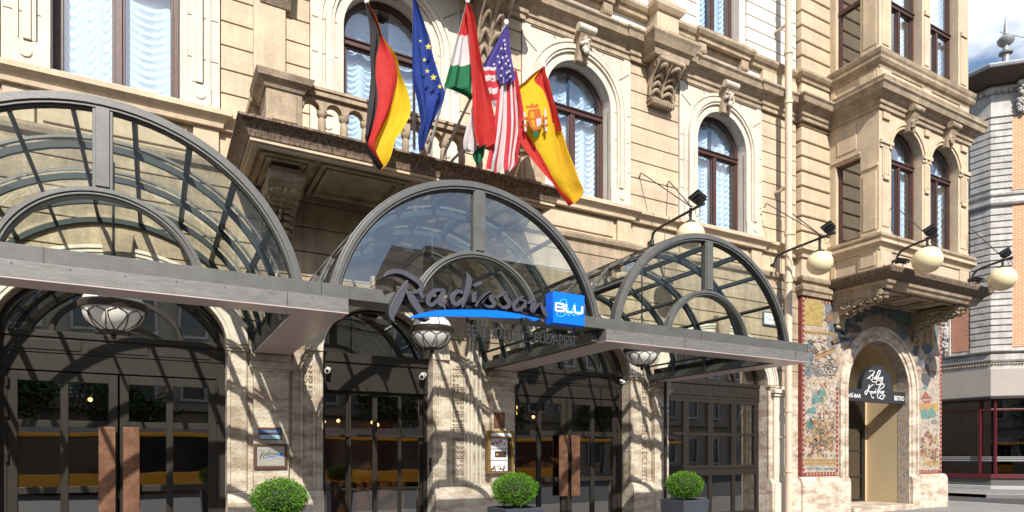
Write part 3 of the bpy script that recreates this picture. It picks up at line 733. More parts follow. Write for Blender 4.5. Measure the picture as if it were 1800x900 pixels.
# --- mural wall with the arched doorway
NA = (16.82, 1.34, 3.27)
wallh = MB().holed([(13.69, 0), (13.69, 5.5), (19.77, 5.5), (19.77, 0)], [arch(NA[0], NA[1], 0, NA[2], NA[1], 26)], 10.30, .32)
wallh.add([(13.69, 10.30, 0), (13.69, 10.6, 0), (13.69, 10.6, 5.5), (13.69, 10.3, 5.5)], [(0, 1, 2, 3)]); wallh.add([(19.77, 10.30, 0), (19.77, 10.6, 0), (19.77, 10.6, 5.5), (19.77, 10.3, 5.5)], [(0, 1, 2, 3)])
def fresco_mat(name, stops, scale, dark=1.0):
    m = mat(name, (.4,.35,.3), .88, bump=.25, bscale=40); t = m.node_tree; l = t.links.new; b = t.nodes['Principled BSDF']
    gg = N(t, 'ShaderNodeNewGeometry'); n1 = N(t, 'ShaderNodeTexNoise', inp={'Scale': scale, 'Detail': 3.0, 'Roughness': .55, 'Distortion': 1.3}); l(gg.outputs['Position'], n1.inputs[0])
    r = N(t, 'ShaderNodeValToRGB'); r.color_ramp.interpolation = 'CONSTANT'; e = r.color_ramp.elements
    e[0].position = 0; e[0].color = (*stops[0][1], 1); e[1].position = stops[1][0]; e[1].color = (*stops[1][1], 1)
    for p, c in stops[2:]: q = e.new(p); q.color = (*c, 1)
    l(n1.outputs[0], r.inputs[0])
    vo = N(t, 'ShaderNodeTexVoronoi', feature='DISTANCE_TO_EDGE', inp={'Scale': 6.5, 'Randomness': 1.0}); n2 = N(t, 'ShaderNodeTexNoise', inp={'Scale': 4.0, 'Detail': 3.0}); ma = N(t, 'ShaderNodeVectorMath', operation='MULTIPLY_ADD')
    ma.inputs[1].default_value = (.5, .5, .5); l(n2.outputs['Color'], ma.inputs[0]); l(gg.outputs['Position'], ma.inputs[2]); l(ma.outputs[0], vo.inputs[0])
    rl = N(t, 'ShaderNodeMapRange', inp={'From Min': .012, 'From Max': .04, 'To Min': .45, 'To Max': 1.0}); l(vo.outputs['Distance'], rl.inputs[0])
    n3 = N(t, 'ShaderNodeTexNoise', inp={'Scale': 14.0, 'Detail': 6.0}); l(gg.outputs['Position'], n3.inputs[0]); r3 = N(t, 'ShaderNodeMapRange', inp={'From Min': .3, 'From Max': .7, 'To Min': .7*dark, 'To Max': 1.08*dark}); l(n3.outputs[0], r3.inputs[0])
    mu = N(t, 'ShaderNodeMath', operation='MULTIPLY'); l(rl.outputs[0], mu.inputs[0]); l(r3.outputs[0], mu.inputs[1])
    mm = N(t, 'ShaderNodeMixRGB', blend_type='MULTIPLY', inp={0: 1.0}); l(r.outputs[0], mm.inputs[1]); l(mu.outputs[0], mm.inputs[2]); l(mm.outputs[0], b.inputs['Base Color']); return m
M['mural'] = fresco_mat('faded_fresco_ground', [(0, (.30,.26,.22)), (.36, (.34,.30,.27)), (.42, (.44,.37,.30)), (.50, (.40,.34,.285)), (.56, (.43,.31,.20)), (.60, (.42,.36,.29)), (.66, (.27,.29,.27))], 2.2)
M['fsky'] = fresco_mat('fresco_stormy_sky', [(0, (.09,.10,.11)), (.40, (.14,.155,.165)), (.47, (.20,.20,.20)), (.53, (.11,.16,.17)), (.60, (.26,.23,.19)), (.66, (.12,.13,.15))], 2.6)
part('mural_wall', wallh, M['mural'], H)
M['mred'] = mat('mural_red_border', (.21,.045,.036), .8, var=.25, vscale=6)
part('red_corner_strip', MB().box(13.675, 13.69, 10.304, 10.55, 1.08, 5.5), M['mred'], H)
g = MB().sweep([(13.66, 10.6), (13.66, 10.27), (14.9, 10.27)], [(-.03, 5.46), (.03, 5.46), (.05, 5.54), (.09, 5.58), (.10, 5.66), (.05, 5.70), (-.03, 5.70)]); g.sweep([(18.8, 10.27), (19.8, 10.27), (19.8, 12)], [(-.03, 5.46), (.03, 5.46), (.05, 5.54), (.09, 5.58), (.10, 5.66), (.05, 5.70), (-.03, 5.70)])
g.box(13.69, 19.77, 10.31, 10.6, 5.5, 5.72); part('impost_band', g, M['buff2'], H)
for a, b in ((13.66, NA[0]-NA[1]-.02), (NA[0]+NA[1]+.02, 19.80)):
    pf = [(10.20, 0), (10.20, .86), (10.215, .98), (10.25, 1.04), (10.30, 1.07), (10.5, 1.07), (10.5, 0)]
    part('plinth', MB().prismX(pf, a-.05 if a < 15 else a, b+.12 if b > 19 else b), M['trav'], H, bevel=.012)
g = MB()
for o0, o1, y in ((0, .09, 10.285), (.09, .16, 10.25), (.16, .30, 10.27), (.30, .38, 10.235)):
    g.ring(arch(NA[0], NA[1], 0.12, NA[2], NA[1], 32, o0), arch(NA[0], NA[1], 0.12, NA[2], NA[1], 32, o1), y, 10.31)
part('door_surround', g, M['trav'], H, bevel=.008)
# niche behind the arch
P = arch(NA[0], NA[1], 0, NA[2], NA[1], 26)
n = len(P)
nb = MB().add([(p[0], 10.61, p[1]) for p in P]+[(p[0], 11.5, p[1]) for p in P], [(i, i+1, i+1+n, i+n) for i in range(n-1)])
part('niche_vault', nb, M['ochre'], H)
nb = MB().holed([(15.3, 0), (15.3, 4.8), (18.3, 4.8), (18.3, 0)], [rect(15.6, 18.0, .12, 3.2)], 11.5, .1); part('niche_back_wall', nb, M['ochre'], H)
d = MB()
for a, b in ((15.6, 16.78), (16.78, 17.96)):
    I = rect(a+.1, b-.1, .35, 2.35); O = rect(a, b, .12, 2.5); d.ring(I+[I[0]], O+[O[0]], 11.45, 11.53); d.box(a+.1, b-.1, 11.46, 11.52, .95, 1.0); d.box(a+.1, b-.1, 11.46, 11.52, 1.7, 1.75)
d.box(15.6, 18.0, 11.45, 11.53, 2.5, 3.2).box(17.96, 18.0, 11.45, 11.53, .12, 2.5)
# glazed side leaf in the right hand reveal
k = part('cafe_door', d, M['door'], H, bevel=.005)
part('pane', MB().add([(15.65, 11.49, .2), (17.9, 11.49, .2), (17.9, 11.49, 2.45), (15.65, 11.49, 2.45)], [(0, 1, 2, 3)]), M['dglass'], k)
part('threshold_step', MB().box(15.5, 18.14, 10.12, 12.3, .10, .27), M['trav'], H, bevel=.02)
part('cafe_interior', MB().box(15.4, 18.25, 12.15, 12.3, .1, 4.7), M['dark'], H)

# --- first floor balcony
B = part('balcony', MB().box(1.10, 5.74, 8.97, 10.5, 5.68, 5.915), M['buff2'], H)
part('slab_moulding', MB().sweep([(1.08, 10.46), (1.08, 8.95), (5.76, 8.95), (5.76, 10.46)], [(-.1, 5.72), (.01, 5.72), (.02, 5.76), (.05, 5.82), (.095, 5.87), (.13, 5.89), (.155, 5.90), (.155, 5.93), (-.1, 5.945)]), M['stained'], B)
part('slab_fillet', MB().sweep([(1.08, 10.46), (1.08, 8.95), (5.76, 8.95), (5.76, 10.46)], [(-.12, 5.64), (-.05, 5.64), (-.04, 5.67), (-.005, 5.675), (-.005, 5.719), (-.12, 5.719)]), M['buff'], B)
g = MB()
for a, b in ((1.25, 1.95), (2.05, 3.35), (3.5, 4.8), (4.9, 5.6)):
    for i0 in (0, .09):
        I = rect(a+.07+i0, b-.07-i0, 9.22+i0, 10.28-i0); O = rect(a+i0, b-i0, 9.15+i0, 10.35-i0); g.ring(I+[I[0]], O+[O[0]], 0-.02*(i0 > 0), .05)
g.v = [(x, z, 5.635+y) for x, y, z in g.v]; part('soffit_coffer', g, M['buff2'], B, bevel=.006)
for x in (1.62, 5.22):
    x0, x1 = x-.21, x+.21
    pr = [(10.5, 4.62), (10.36, 4.62), (10.30, 4.72), (10.26, 4.9), (10.1, 5.12), (9.75, 5.28), (9.45, 5.34), (9.36, 5.42), (9.36, 5.58), (10.5, 5.58)]
    g = MB().prismX(pr, x0, x1)
    g.tube([(x0-.03, 9.42, 5.47), (x1+.03, 9.42, 5.47)], .085, 14)
    for s, xs in ((-1, x0), (1, x1)):
        sp = []
        for q in range(28):
            a = q*.42; r = .16*(1-q/32); sp.append((xs+s*.012, 9.62+r*cos(a), 5.40+r*sin(a)))
        g.tube(sp, .022, 7)
        g.tube(smoothpts([(xs+s*.01, 9.78, 5.30), (xs+s*.01, 10.05, 5.2), (xs+s*.01, 10.22, 4.98), (xs+s*.01, 10.3, 4.74)]), .025, 7)
    for i in range(9):
        t = i/8; yy = 9.5+.78*t**.6; zz = 5.33-.62*t**1.6
        for s in (-1, 1): g.ball((x+s*.11, yy, zz), .075, .05, .05, 8, 5); g.ball((x+s*.17, yy+.03, zz-.02), .04, .05, .04, 8, 5)
        g.ball((x, yy-.02, zz-.02), .03, .06, .05, 8, 5)
    part('bracket', g, M['carved'], B, smooth=True)
for x0, x1 in ((1.24, 1.78), (5.06, 5.60)):
    g = MB().box(x0+.04, x1-.04, 8.93, 9.5, 5.93, 6.42).box(x0+.11, x1-.11, 8.915, 8.95, 6.0, 6.35)
    g.box(x0, x1, 8.89, 9.54, 5.93, 5.98)
    g.sweep([(x0+.04, 9.5), (x0+.04, 8.93), (x1-.04, 8.93), (x1-.04, 9.5)], [(-.1, 6.40), (.02, 6.40), (.05, 6.46), (.11, 6.50), (.14, 6.58), (-.1, 6.60)]).box(x0+.05, x1-.05, 8.94, 9.49, 6.41, 6.598)
    part('pedestal', g, M['buff2'], B, bevel=.008)
g = MB().box(1.74, 5.10, 8.92, 9.16, 6.46, 6.53).box(1.74, 5.10, 8.90, 9.18, 6.53, 6.57).box(1.74, 5.10, 8.95, 9.13, 5.93, 5.99)
hol = []
bx = [1.87+.3*i for i in range(11)]
for x in bx: hol.append([(x-.105, 6.16)]+[(x-.105*cos(pi*i/10), 6.30+.105*sin(pi*i/10)) for i in range(11)]+[(x+.105, 6.16)])
bot = [(1.74, 6.46)]; 
pl = [(1.74, 6.46), (1.74, 6.28)]
for x in bx: pl += [(x-.105*cos(pi*i/10), 6.30+.105*sin(pi*i/10)) for i in range(11)]
pl += [(5.10, 6.28), (5.10, 6.46)]
g.prismY(pl, 8.97, 9.11)
part('handrail', g, M['buff2'], B, bevel=.005)
for i in range(10):
    x = 2.02+.3*i
    part('baluster', MB().lathe((x, 9.04, 5.99), [(.06, 0), (.06, .03), (.045, .05), (.055, .09), (.052, .19), (.042, .22), (.06, .245), (.072, .27), (.072, .31)], 12), M['buff2'], B, smooth=True)
# side rails
for x in (1.26, 5.58):
    g = MB().box(x-.1, x+.1, 9.5, 10.46, 6.46, 6.57).box(x-.1, x+.1, 9.5, 10.46, 5.93, 5.99)
    for k in range(3): g.lathe((x, 9.68+.28*k, 5.99), [(.06, 0), (.045, .05), (.055, .09), (.042, .22), (.07, .28), (.07, .47)], 10)
    part('side_rail', g, M['buff2'], B)

# --- downpipe
g = MB().tube([(12.90, 10.06, 0.1), (12.90, 10.06, 15.5)], .082, 14)
for zz in (1.2, 2.6, 5.6, 6.7, 9.75, 10.9, 12.2): g.tube([(12.90, 10.06, zz), (12.90, 10.06, zz+.10)], .10, 14)
for zz in (2.0, 4.2, 7.8, 11.6): g.box(12.87, 12.93, 10.08, 10.44, zz, zz+.04)
part('downpipe', g, M['pipe'], H, smooth=True)

# --- dark rooms behind the glass
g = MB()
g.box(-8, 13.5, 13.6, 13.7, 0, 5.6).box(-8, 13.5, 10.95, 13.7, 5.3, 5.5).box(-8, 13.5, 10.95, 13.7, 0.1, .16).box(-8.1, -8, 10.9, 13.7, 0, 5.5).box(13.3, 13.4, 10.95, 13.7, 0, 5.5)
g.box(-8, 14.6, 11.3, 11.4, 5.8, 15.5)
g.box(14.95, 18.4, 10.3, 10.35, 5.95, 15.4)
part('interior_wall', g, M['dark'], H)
M['wood'] = mat('lobby_wood_panelling', (.40,.16,.05), .5, var=.4, vscale=2)
g = MB().box(2.6, 4.6, 13.2, 13.3, .2, 2.3).box(5.4, 8.8, 13.3, 13.4, 1.3, 2.0).box(2.7, 4.4, 12.4, 12.9, .15, 1.1); part('interior_panelling', g, M['wood'], H)
g = MB()
for x, y, z in ((2.9, 12.8, 2.25), (3.2, 12.9, 2.28), (3.8, 12.6, 2.25), (4.0, 12.9, 2.22), (-.9, 12.5, 2.5), (7.4, 12.4, 2.45), (10.2, 12.3, 2.3)): g.ball((x, y, z), .035)
part('interior_lamp', g, M['warm'], H)
M['gold'] = mat('gold_chandelier', (.8,.5,.12), .3, metal=.6, emit=(1,.6,.15), estr=3)
g = MB(); rr = random.Random(3)
for i in range(60): g.ball((6.35+rr.uniform(-.25, .25), 11.8+rr.uniform(-.2, .2), 2.55+rr.uniform(-.13, .13)), rr.uniform(.02, .045), n=6, m=4)
part('chandelier', g, M['gold'], H)

# --- entrance doors and glazed ground floor openings
YD = 10.66
def fan(g, c, h, r, half2, r2):
    O = [(c-h*cos(pi*i/28), ZS+.02+r*sin(pi*i/28)) for i in range(29)]; I = [(c-(h-.06)*cos(pi*i/28), ZS+.02+(r-.06)*sin(pi*i/28)) for i in range(29)]
    g.ring(I, O, YD, YD+.1)
    if half2:
        O = [(c-half2*cos(pi*i/20), ZS+.02+r2*sin(pi*i/20)) for i in range(21)]; I = [(c-(half2-.07)*cos(pi*i/20), ZS+.02+(r2-.07)*sin(pi*i/20)) for i in range(21)]
        g.ring(I, O, YD+.01, YD+.08); g.box(c-.03, c+.03, YD+.012, YD+.08, ZS+r2, ZS+r-.02)
def fanpane(c, h, r): 
    I = [(c-(h-.03)*cos(pi*i/28), ZS+.04+(r-.03)*sin(pi*i/28)) for i in range(29)]
    return MB().add([(p[0], YD+.05, p[1]) for p in I], [tuple(range(29))])
def double_door(c, h, r):
    g = MB(); x0, x1 = c-h, c+h
    g.box(x0, x1, YD-.02, YD+.12, 2.98, 3.24).box(x0, x1, YD-.045, YD+.12, 3.19, 3.27).box(x0, x1, YD-.005, YD+.1, 2.74, 2.98)
    for a in (-1, 0, 1): g.box(c+a*.8-.36, c+a*.8+.36, YD-.035, YD, 3.02, 3.16)
    g.box(x0, x0+.12, YD-.01, YD+.1, .13, 2.74).box(x1-.12, x1, YD-.01, YD+.1, .13, 2.74)
    fan(g, c, h, r, .82, .58)
    k = part('entrance_door', g, M['door'], H, bevel=.006)
    part('fanlight_pane', fanpane(c, h, r), M['fanglass'], k)
    for s in (-1, 1):
        a, b = (x0+.12, c-.012) if s < 0 else (c+.012, x1-.12)
        l = MB(); w = b-a; m = (a+b)/2
        l.box(a, a+.11, YD, YD+.07, .15, 2.72).box(b-.11, b, YD, YD+.07, .15, 2.72).box(a+.11, b-.11, YD+.002, YD+.068, 2.60, 2.72).box(a+.11, b-.11, YD+.002, YD+.068, .15, .42)
        l.box(m-.045, m+.045, YD+.004, YD+.066, .42, 2.6)
        for zz in (1.08, 1.98): l.box(a+.11, m-.045, YD+.006, YD+.064, zz, zz+.09).box(m+.045, b-.11, YD+.006, YD+.064, zz, zz+.09)
        for zz in (.55, 1.5, 2.1, 2.5): xx = a if s < 0 else b; l.tube([(xx, YD-.03, zz), (xx, YD-.03, zz+.13)], .022, 8)
        part('door_leaf', l, M['door'], k, bevel=.004)
        part('leaf_pane', MB().add([(a+.05, YD+.035, .3), (b-.05, YD+.035, .3), (b-.05, YD+.035, 2.65), (a+.05, YD+.035, 2.65)], [(0, 1, 2, 3)]), M['dglass'], k)
        pl = (c-.235, c-.035) if s < 0 else (c+.055, c+.255)
        part('pull_plate', MB().box(pl[0], pl[1], YD-.09, YD-.07, .80, 1.99).box(pl[0]+.08, pl[0]+.12, YD-.07, YD, .95, 1.0).box(pl[0]+.08, pl[0]+.12, YD-.07, YD, 1.8, 1.85), M['copper'], k, bevel=.003)
    return k
double_door(*OPN[0]); double_door(*OPN[2])
# automatic sliding door
c, h, r = OPN[1]; x0, x1 = c-h, c+h
g = MB().box(x0, x1, YD-.03, YD+.12, 2.66, 3.12).box(x0, x1, YD-.06, YD+.12, 3.12, 3.27).box(x0, x0+.07, YD, YD+.1, .13, 2.66).box(x1-.07, x1, YD, YD+.1, .13, 2.66)
fan(g, c, h, r, 0, 0); g.box(x0+.07, x1-.07, YD+.01, YD+.08, 1.9, 1.94)
g.box(c-.16, c+.16, YD-.09, YD-.03, 2.66, 2.73)
k = part('sliding_door', g, M['door'], H, bevel=.005); part('fanlight_pane', fanpane(c, h, r), M['fanglass'], k)
for a, b in ((x0+.07, c-.44), (c-.45, c-.0), (c+.0, c+.45), (c+.44, x1-.07)):
    l = MB(); I = rect(a+.04, b-.04, .3, 2.6); O = rect(a, b, .15, 2.66); y = YD+.03 if abs((a+b)/2-c) < .3 else YD+.075; l.ring(I+[I[0]], O+[O[0]], y, y+.035); l.box(a+.04, b-.04, y+.003, y+.03, 1.02, 1.05)
    part('door_leaf', l, M['door'], k); part('leaf_pane', MB().add([(a, y+.02, .2), (b, y+.02, .2), (b, y+.02, 2.65), (a, y+.02, 2.65)], [(0, 1, 2, 3)]), M['dglass'], k)
# big window
c, h, r = OPN[3]; x0, x1 = c-h, c+h
g = MB().box(x0, x1, YD-.02, YD+.12, 2.86, 3.24).box(x0, x1, YD-.045, YD+.12, 3.19, 3.27)
for a in (-1.1, -.36, .36, 1.1): g.box(c+a-.30, c+a+.30, YD-.035, YD, 2.93, 3.13)
g.box(x0, x0+.09, YD, YD+.1, .1, 2.86).box(x1-.09, x1, YD, YD+.1, .1, 2.86).box(x0+.09, x1-.09, YD, YD+.1, 1.14, 1.30).box(x0+.09, x1-.09, YD, YD+.1, .1, .3)
for k_ in (-1, 0, 1): g.box(c+k_*(h-.09)/2-.05, c+k_*(h-.09)/2+.05, YD+.002, YD+.098, .3, 1.14)
fan(g, c, h, r, .85, .6)
k = part('shop_window', g, M['door'], H, bevel=.005); part('fanlight_pane', fanpane(c, h, r), M['fanglass'], k)
wd = (h-.09)*2/4
for q in range(4):
    a = x0+.09+q*wd; b = a+wd; l = MB(); I = rect(a+.075, b-.075, 1.37, 2.78); O = rect(a+.004, b-.004, 1.30, 2.86); l.ring(I+[I[0]], O+[O[0]], YD-.015, YD+.06); l.box(a+.075, b-.075, YD-.01, YD+.055, 2.04, 2.10)
    part('casement', l, M['door'], k, bevel=.004)
part('leaf_pane', MB().add([(x0, YD+.03, .15), (x1, YD+.03, .15), (x1, YD+.03, 2.84), (x0, YD+.03, 2.84)], [(0, 1, 2, 3)]), M['dglass'], k)

# ================================================================ GLASS CANOPIES
YC = 7.0; ZF0, ZF1, ZFM = 3.12, 3.43, 3.285
def arcpts(cx, cz, R, z0, n=30):
    a0 = math.asin((z0-cz)/R)
    return [(cx+R*cos(a), cz+R*sin(a)) for a in [pi-a0-(pi-2*a0)*i/n for i in range(n+1)]]
def canopy(cx, label, beams, fx0, fx1, low):
    t = thing('glass_canopy', (cx, 8.7, 3.12), label, 'canopy', 'arched glass canopies over the hotel entrances')
    Ro, czo = 1.8176, 3.062; Ri, czi = .866, 3.184
    g = MB()
    def ringarc(R, cz, w, y0, y1):
        g.ring(arcpts(cx, cz, R-w, ZF1, 36), arcpts(cx, cz, R, ZF1, 36), y0, y1)
    ringarc(Ro, czo, .105, YC+.01, YC+.13); ringarc(Ro-.028, czo, .05, YC-.006, YC+.012)
    f = part('front_arch', g, M['metal'], t, bevel=.004)
    g = MB(); ringarc(Ri, czi, .085, YC+.015, YC+.12); ringarc(Ri-.022, czi, .022, YC+.0, YC+.016); ringarc(Ri-.058, czi, .016, YC+.0, YC+.016)
    part('inner_arch', g, M['metal'], t, bevel=.003)
    part('mullion', MB().box(cx-.08, cx+.08, YC+.02, YC+.11, czi+Ri-.02, czo+Ro-.09).box(cx-.055, cx+.055, YC+.005, YC+.022, czi+Ri+.01, czo+Ro-.1), M['metal'], t, bevel=.004)
    # gaskets and front glass
    P = arcpts(cx, czo, Ro-.09, ZF1, 36)
    part('front_pane', MB().add([(p[0], YC+.07, p[1]) for p in P], [tuple(range(len(P)))]), M['mglass' if 2 < cx < 5 else 'fglass'], t)
    g = MB()
    g.ring(arcpts(cx, czo, Ro-.118, ZF1+.0, 36), arcpts(cx, czo, Ro-.104, ZF1, 36), YC+.03, YC+.09)
    part('gasket', g, M['black'], t)
    # barrel
    ys = [YC+.13, 7.95, 8.80, 9.62, 10.36]
    for i, y in enumerate(ys[1:]):
        g = MB(); g.ring(arcpts(cx, czo, Ro-.12, ZF0+.05, 30), arcpts(cx, czo, Ro-.05, ZF0+.05, 30), y-.022, y+.022)
        part('rib', g, M['steel'], t, bevel=.004)
    g = MB()
    angs = [12, 32, 50, 66, 82, 98, 114, 130, 148, 168]
    for a in angs:
        a = radians(a); x = cx+(Ro-.055)*cos(a); z = czo+(Ro-.055)*sin(a)
        g.bar((x, ys[0], z), (x, 10.38, z), .035, .045, (cos(a), 0, sin(a)))
    part('purlin', g, M['steel'], t)
    P = arcpts(cx, czo, Ro-.022, ZF0+.04, 32); n = len(P)
    g = MB().add([(p[0], YC+.12, p[1]) for p in P]+[(p[0], 10.39, p[1]) for p in P], [(i, i+1, i+1+n, i+n) for i in range(n-1)])
    o = part('barrel_glazing', g, M['glass'], t)
    g = MB()
    for a in angs[1:-1]:
        a = radians(a); x = cx+(Ro-.005)*cos(a); z = czo+(Ro-.005)*sin(a); g.bar((x, ys[0], z), (x, 10.38, z), .04, .02, (cos(a), 0, sin(a)))
    for y in ys[1:-1]: g.ring(arcpts(cx, czo, Ro-.018, ZF1, 30), arcpts(cx, czo, Ro+.008, ZF1, 30), y-.022, y+.022)
    part('cap_strip', g, M['metal'], t)
    # gutter rails along both feet
    g = MB()
    for s in (-1, 1): part('gutter', MB().box(cx+s*1.78-.05, cx+s*1.78+.05, YC+.13, 10.38, ZF0+.02, ZF0+.14), M['metal'], t)
        # fascia
    g = MB().box(fx0, fx1, YC-.02, YC+.30, ZFM, ZF1)
    k = fx0+.9
    part('fascia', g, M['metal'], t, bevel=.004)
    if low:
        a, b = low
        g = MB().box(a, b, YC-.05, YC+.30, ZF0+.012, ZFM-.004); 
        k = part('lower_fascia', g, M['metal_sunlit'], t, bevel=.004)
        part('fascia_soffit', MB().box(a, b, YC-.05, YC+.30, ZF0, ZF0+.012), M['soffit'], k)
        g = MB(); x = a+.15
        while x < b:
            for zz in (ZF0+.13,): g.tube([(x, YC-.056, zz), (x, YC-.048, zz)], .006, 6)
            x += .42
        part('screw_head', g, M['black'], k)
        g = MB(); x = a+1.4
        while x < b: part('panel_joint', MB().box(x, x+.006, YC-.0525, YC-.04, ZF0+.012, ZFM-.004), M['black'], k); part('panel_joint', MB().box(x+.35, x+.356, YC-.0225, YC-.01, ZFM, ZF1), M['black'], k); x += 2.4
    for a, b in beams:
        g = MB().box(a, b, YC+.302, 10.27, ZF0+.012, ZF1-.06)
        k = part('cross_beam', g, M['door'], t, bevel=.004); part('beam_soffit', MB().box(a, b, YC+.302, 10.27, ZF0, ZF0+.012), M['soffit'], k)
    return t
canopy(-.41, 'leftmost glass barrel canopy over the wide entrance doors, cut off by the left edge', [(1.30, 1.82)], -5, 1.86, (-5, 1.835))
canopy(3.44, 'middle glass barrel canopy behind the big slate coloured script sign', [], 1.862, 5.24, None)
canopy(7.24, 'rightmost glass barrel canopy ending just before the painted mural wall', [(5.28, 5.78), (9.02, 9.42)], 5.242, 9.425, (5.28, 9.425))

# ================================================================ HANGING BOWL LAMPS
def bowl_lamp(c, label, R=.285):
    t = thing('hanging_bowl_lamp', c, label, 'lamp', 'hanging milk glass bowl lamps under the canopies')
    g = MB().lathe(c, [(R*cos(a), -R*.92*sin(a)) for a in [radians(q) for q in range(0, 88, 8)]], 32); part('glass_bowl', g, M['milk'], t, smooth=True)
    g = MB().lathe(c, [(R*.97*cos(a)+.0, .03+R*.72*sin(a)) for a in [radians(q) for q in range(0, 88, 8)]], 32); part('glass_dome', g, M['milk'], t, smooth=True)
    g = MB().lathe(c, [(R-.02, -.035), (R+.02, -.03), (R+.03, 0), (R+.03, .03), (R+.012, .05), (R-.03, .052)], 36); part('rim', g, M['rust'], t, smooth=True)
    g = MB()
    for k in range(9):
        th = 2*pi*k/9
        for s in (-1, 1):
            P = []
            for j in range(9):
                q = j/8; a = radians(10+64*q); w = .24*(1-q)**.5*sin(pi*min(1, .06+q*.94))**.35 if q < 1 else 0
                tt = th+s*min(.315, .36*(1-q**1.7)) if j else th+s*.03
                P.append((c[0]+(R+.004)*cos(a)*cos(tt), c[1]+(R+.004)*cos(a)*sin(tt), c[2]-(R+.004)*.92*sin(a)))
            g.tube(P, .0055, 5)
    part('tracery', g, M['rust'], t, smooth=True)
    g = MB().lathe(c, [(R*.42, -R*.84), (R*.30, -R*.91), (R*.12, -R*.96), (.02, -R*.98), (.03, -R*1.03), (.022, -R*1.12), (.004, -R*1.16)], 20); part('finial', g, M['rust'], t, smooth=True)
    g = MB().tube([(c[0], c[1], c[2]+R*.70), (c[0], c[1], 4.76)], .012, 8)
    for k in range(3):
        a = 2*pi*k/3+.5; g.tube([(c[0]+(R+.02)*cos(a), c[1]+(R+.02)*sin(a), c[2]+.04), (c[0], c[1], c[2]+.62)], .005, 5)
    part('hanging_rod', g, M['black'], t)
bowl_lamp((-.38, 8.20, 3.19), 'milk glass bowl lamp hanging over the wide left entrance doors', .30)
bowl_lamp((3.44, 8.55, 3.35), 'milk glass bowl lamp below the script sign by the sliding door')
bowl_lamp((7.27, 8.58, 3.37), 'milk glass bowl lamp hanging under the rightmost glass canopy')

# ================================================================ GLOBE LAMPS ON WALL ARMS
def globe_lamp(xb, yb, zb, reach, rise, gx, gz, r, hooks, label, dx=0, low_flood=False):
    t = thing('globe_wall_lamp', (xb, yb, zb), label, 'lamp', 'cream globe lamps on long iron wall arms')
    ye = yb-reach
    P = smoothpts([(xb, yb-.10, zb-.16), (xb, yb-.11, zb-.02), (xb+dx*.15, yb-.22, zb+.1), (xb+dx*.5, yb-reach*.5, zb+rise*.5+.05), (xb+dx, ye, zb+rise)], 5)
    g = MB().tube(P, .028, 8); g.tube([(xb, yb, zb-.10), (xb, yb-.12, zb-.10)], .035, 8).lathe((xb, yb-.10, zb-.17), [(.045, 0), (.045, .10)], 10)
    g.tube([(xb+dx, ye, zb+rise), (xb+dx, ye-.05, zb+rise)], .036, 8)
    part('bracket_arm', g, M['black'], t, smooth=True)
    gy = yb-gx; zt = zb+rise*.93
    c = (xb+dx*.85, gy, gz)
    g = MB().tube([(c[0], gy, zt+.04), (c[0], gy, gz+r*.92)], .028, 8).lathe((c[0], gy, gz+r*.9), [(.10, .0), (.10, .02), (.03, .06)], 14); part('stem', g, M['black'], t, smooth=True)
    part('globe', MB().ball(c, r, r, r*.93, 32, 18), M['globe'], t, smooth=True)
    g = MB()
    for hx, hz in hooks: g.tube([(xb+hx, yb, hz-.06), (xb+hx, yb-.05, hz-.03), (xb+hx, yb-.05, hz+.02), (xb+hx, yb-.1, hz)], .012, 6); g.tube([(xb+hx, yb-.1, hz), (c[0], gy-.02, zt+.06)], .011, 6)
    part('stay_rod', g, M['black'], t)
    # flood light on the end of the arm
    def flood(cx, cy, cz, tilt, name):
        g = MB().box(-.15, .15, -.10, .10, -.03, .03).box(-.17, .17, -.12, .12, .03, .045).box(-.1, .1, -.06, .06, -.07, -.03)
        R_ = Matrix.Translation((cx, cy, cz)) @ Matrix.Rotation(tilt, 4, 'X') @ Matrix.Rotation(.3, 4, 'Z')
        g.v = [tuple(R_ @ Vector(v)) for v in g.v]; g.tube([(cx, cy, cz-.05), (cx, cy+.02, cz-.13)], .012, 6); part(name, g, M['black'], t, bevel=.004)
    flood(xb+dx, ye+.1, zb+rise+.14, -.5, 'floodlight')
    if low_flood: flood(xb+.02, yb-.24, zb-.14, .35, 'floodlight')
    g = MB().tube(smoothpts([(c[0]+.02, gy-.1, zt), (c[0]+.02, gy-.14, zt-.16), (c[0]+.02, gy-.22, zt-.14), (xb+dx, ye+.05, zb+rise)], 5), .006, 5); part('cable', g, M['black'], t)
globe_lamp(9.03, 10.44, 6.12, 1.5, .2, 1.2, 5.82, .27, [(-.27, 7.38), (.48, 7.36)], 'cream globe lamp on iron arm above the rightmost glass canopy')
globe_lamp(12.60, 10.30, 6.12, 1.45, .25, 1.15, 5.80, .275, [(-.25, 7.38), (.45, 7.36)], 'cream globe lamp on iron arm beside the downpipe, two stay rods', dx=.18)
globe_lamp(15.20, 9.0, 6.25, .95, .22, .78, 5.98, .31, [(-.1, 7.42)], 'cream globe lamp on the left part of the projecting bay, above its slab', low_flood=True)
globe_lamp(18.52, 9.0, 6.25, .95, .22, .78, 5.99, .31, [(0, 7.42)], 'cream globe lamp at the far right corner of the projecting bay', low_flood=True)

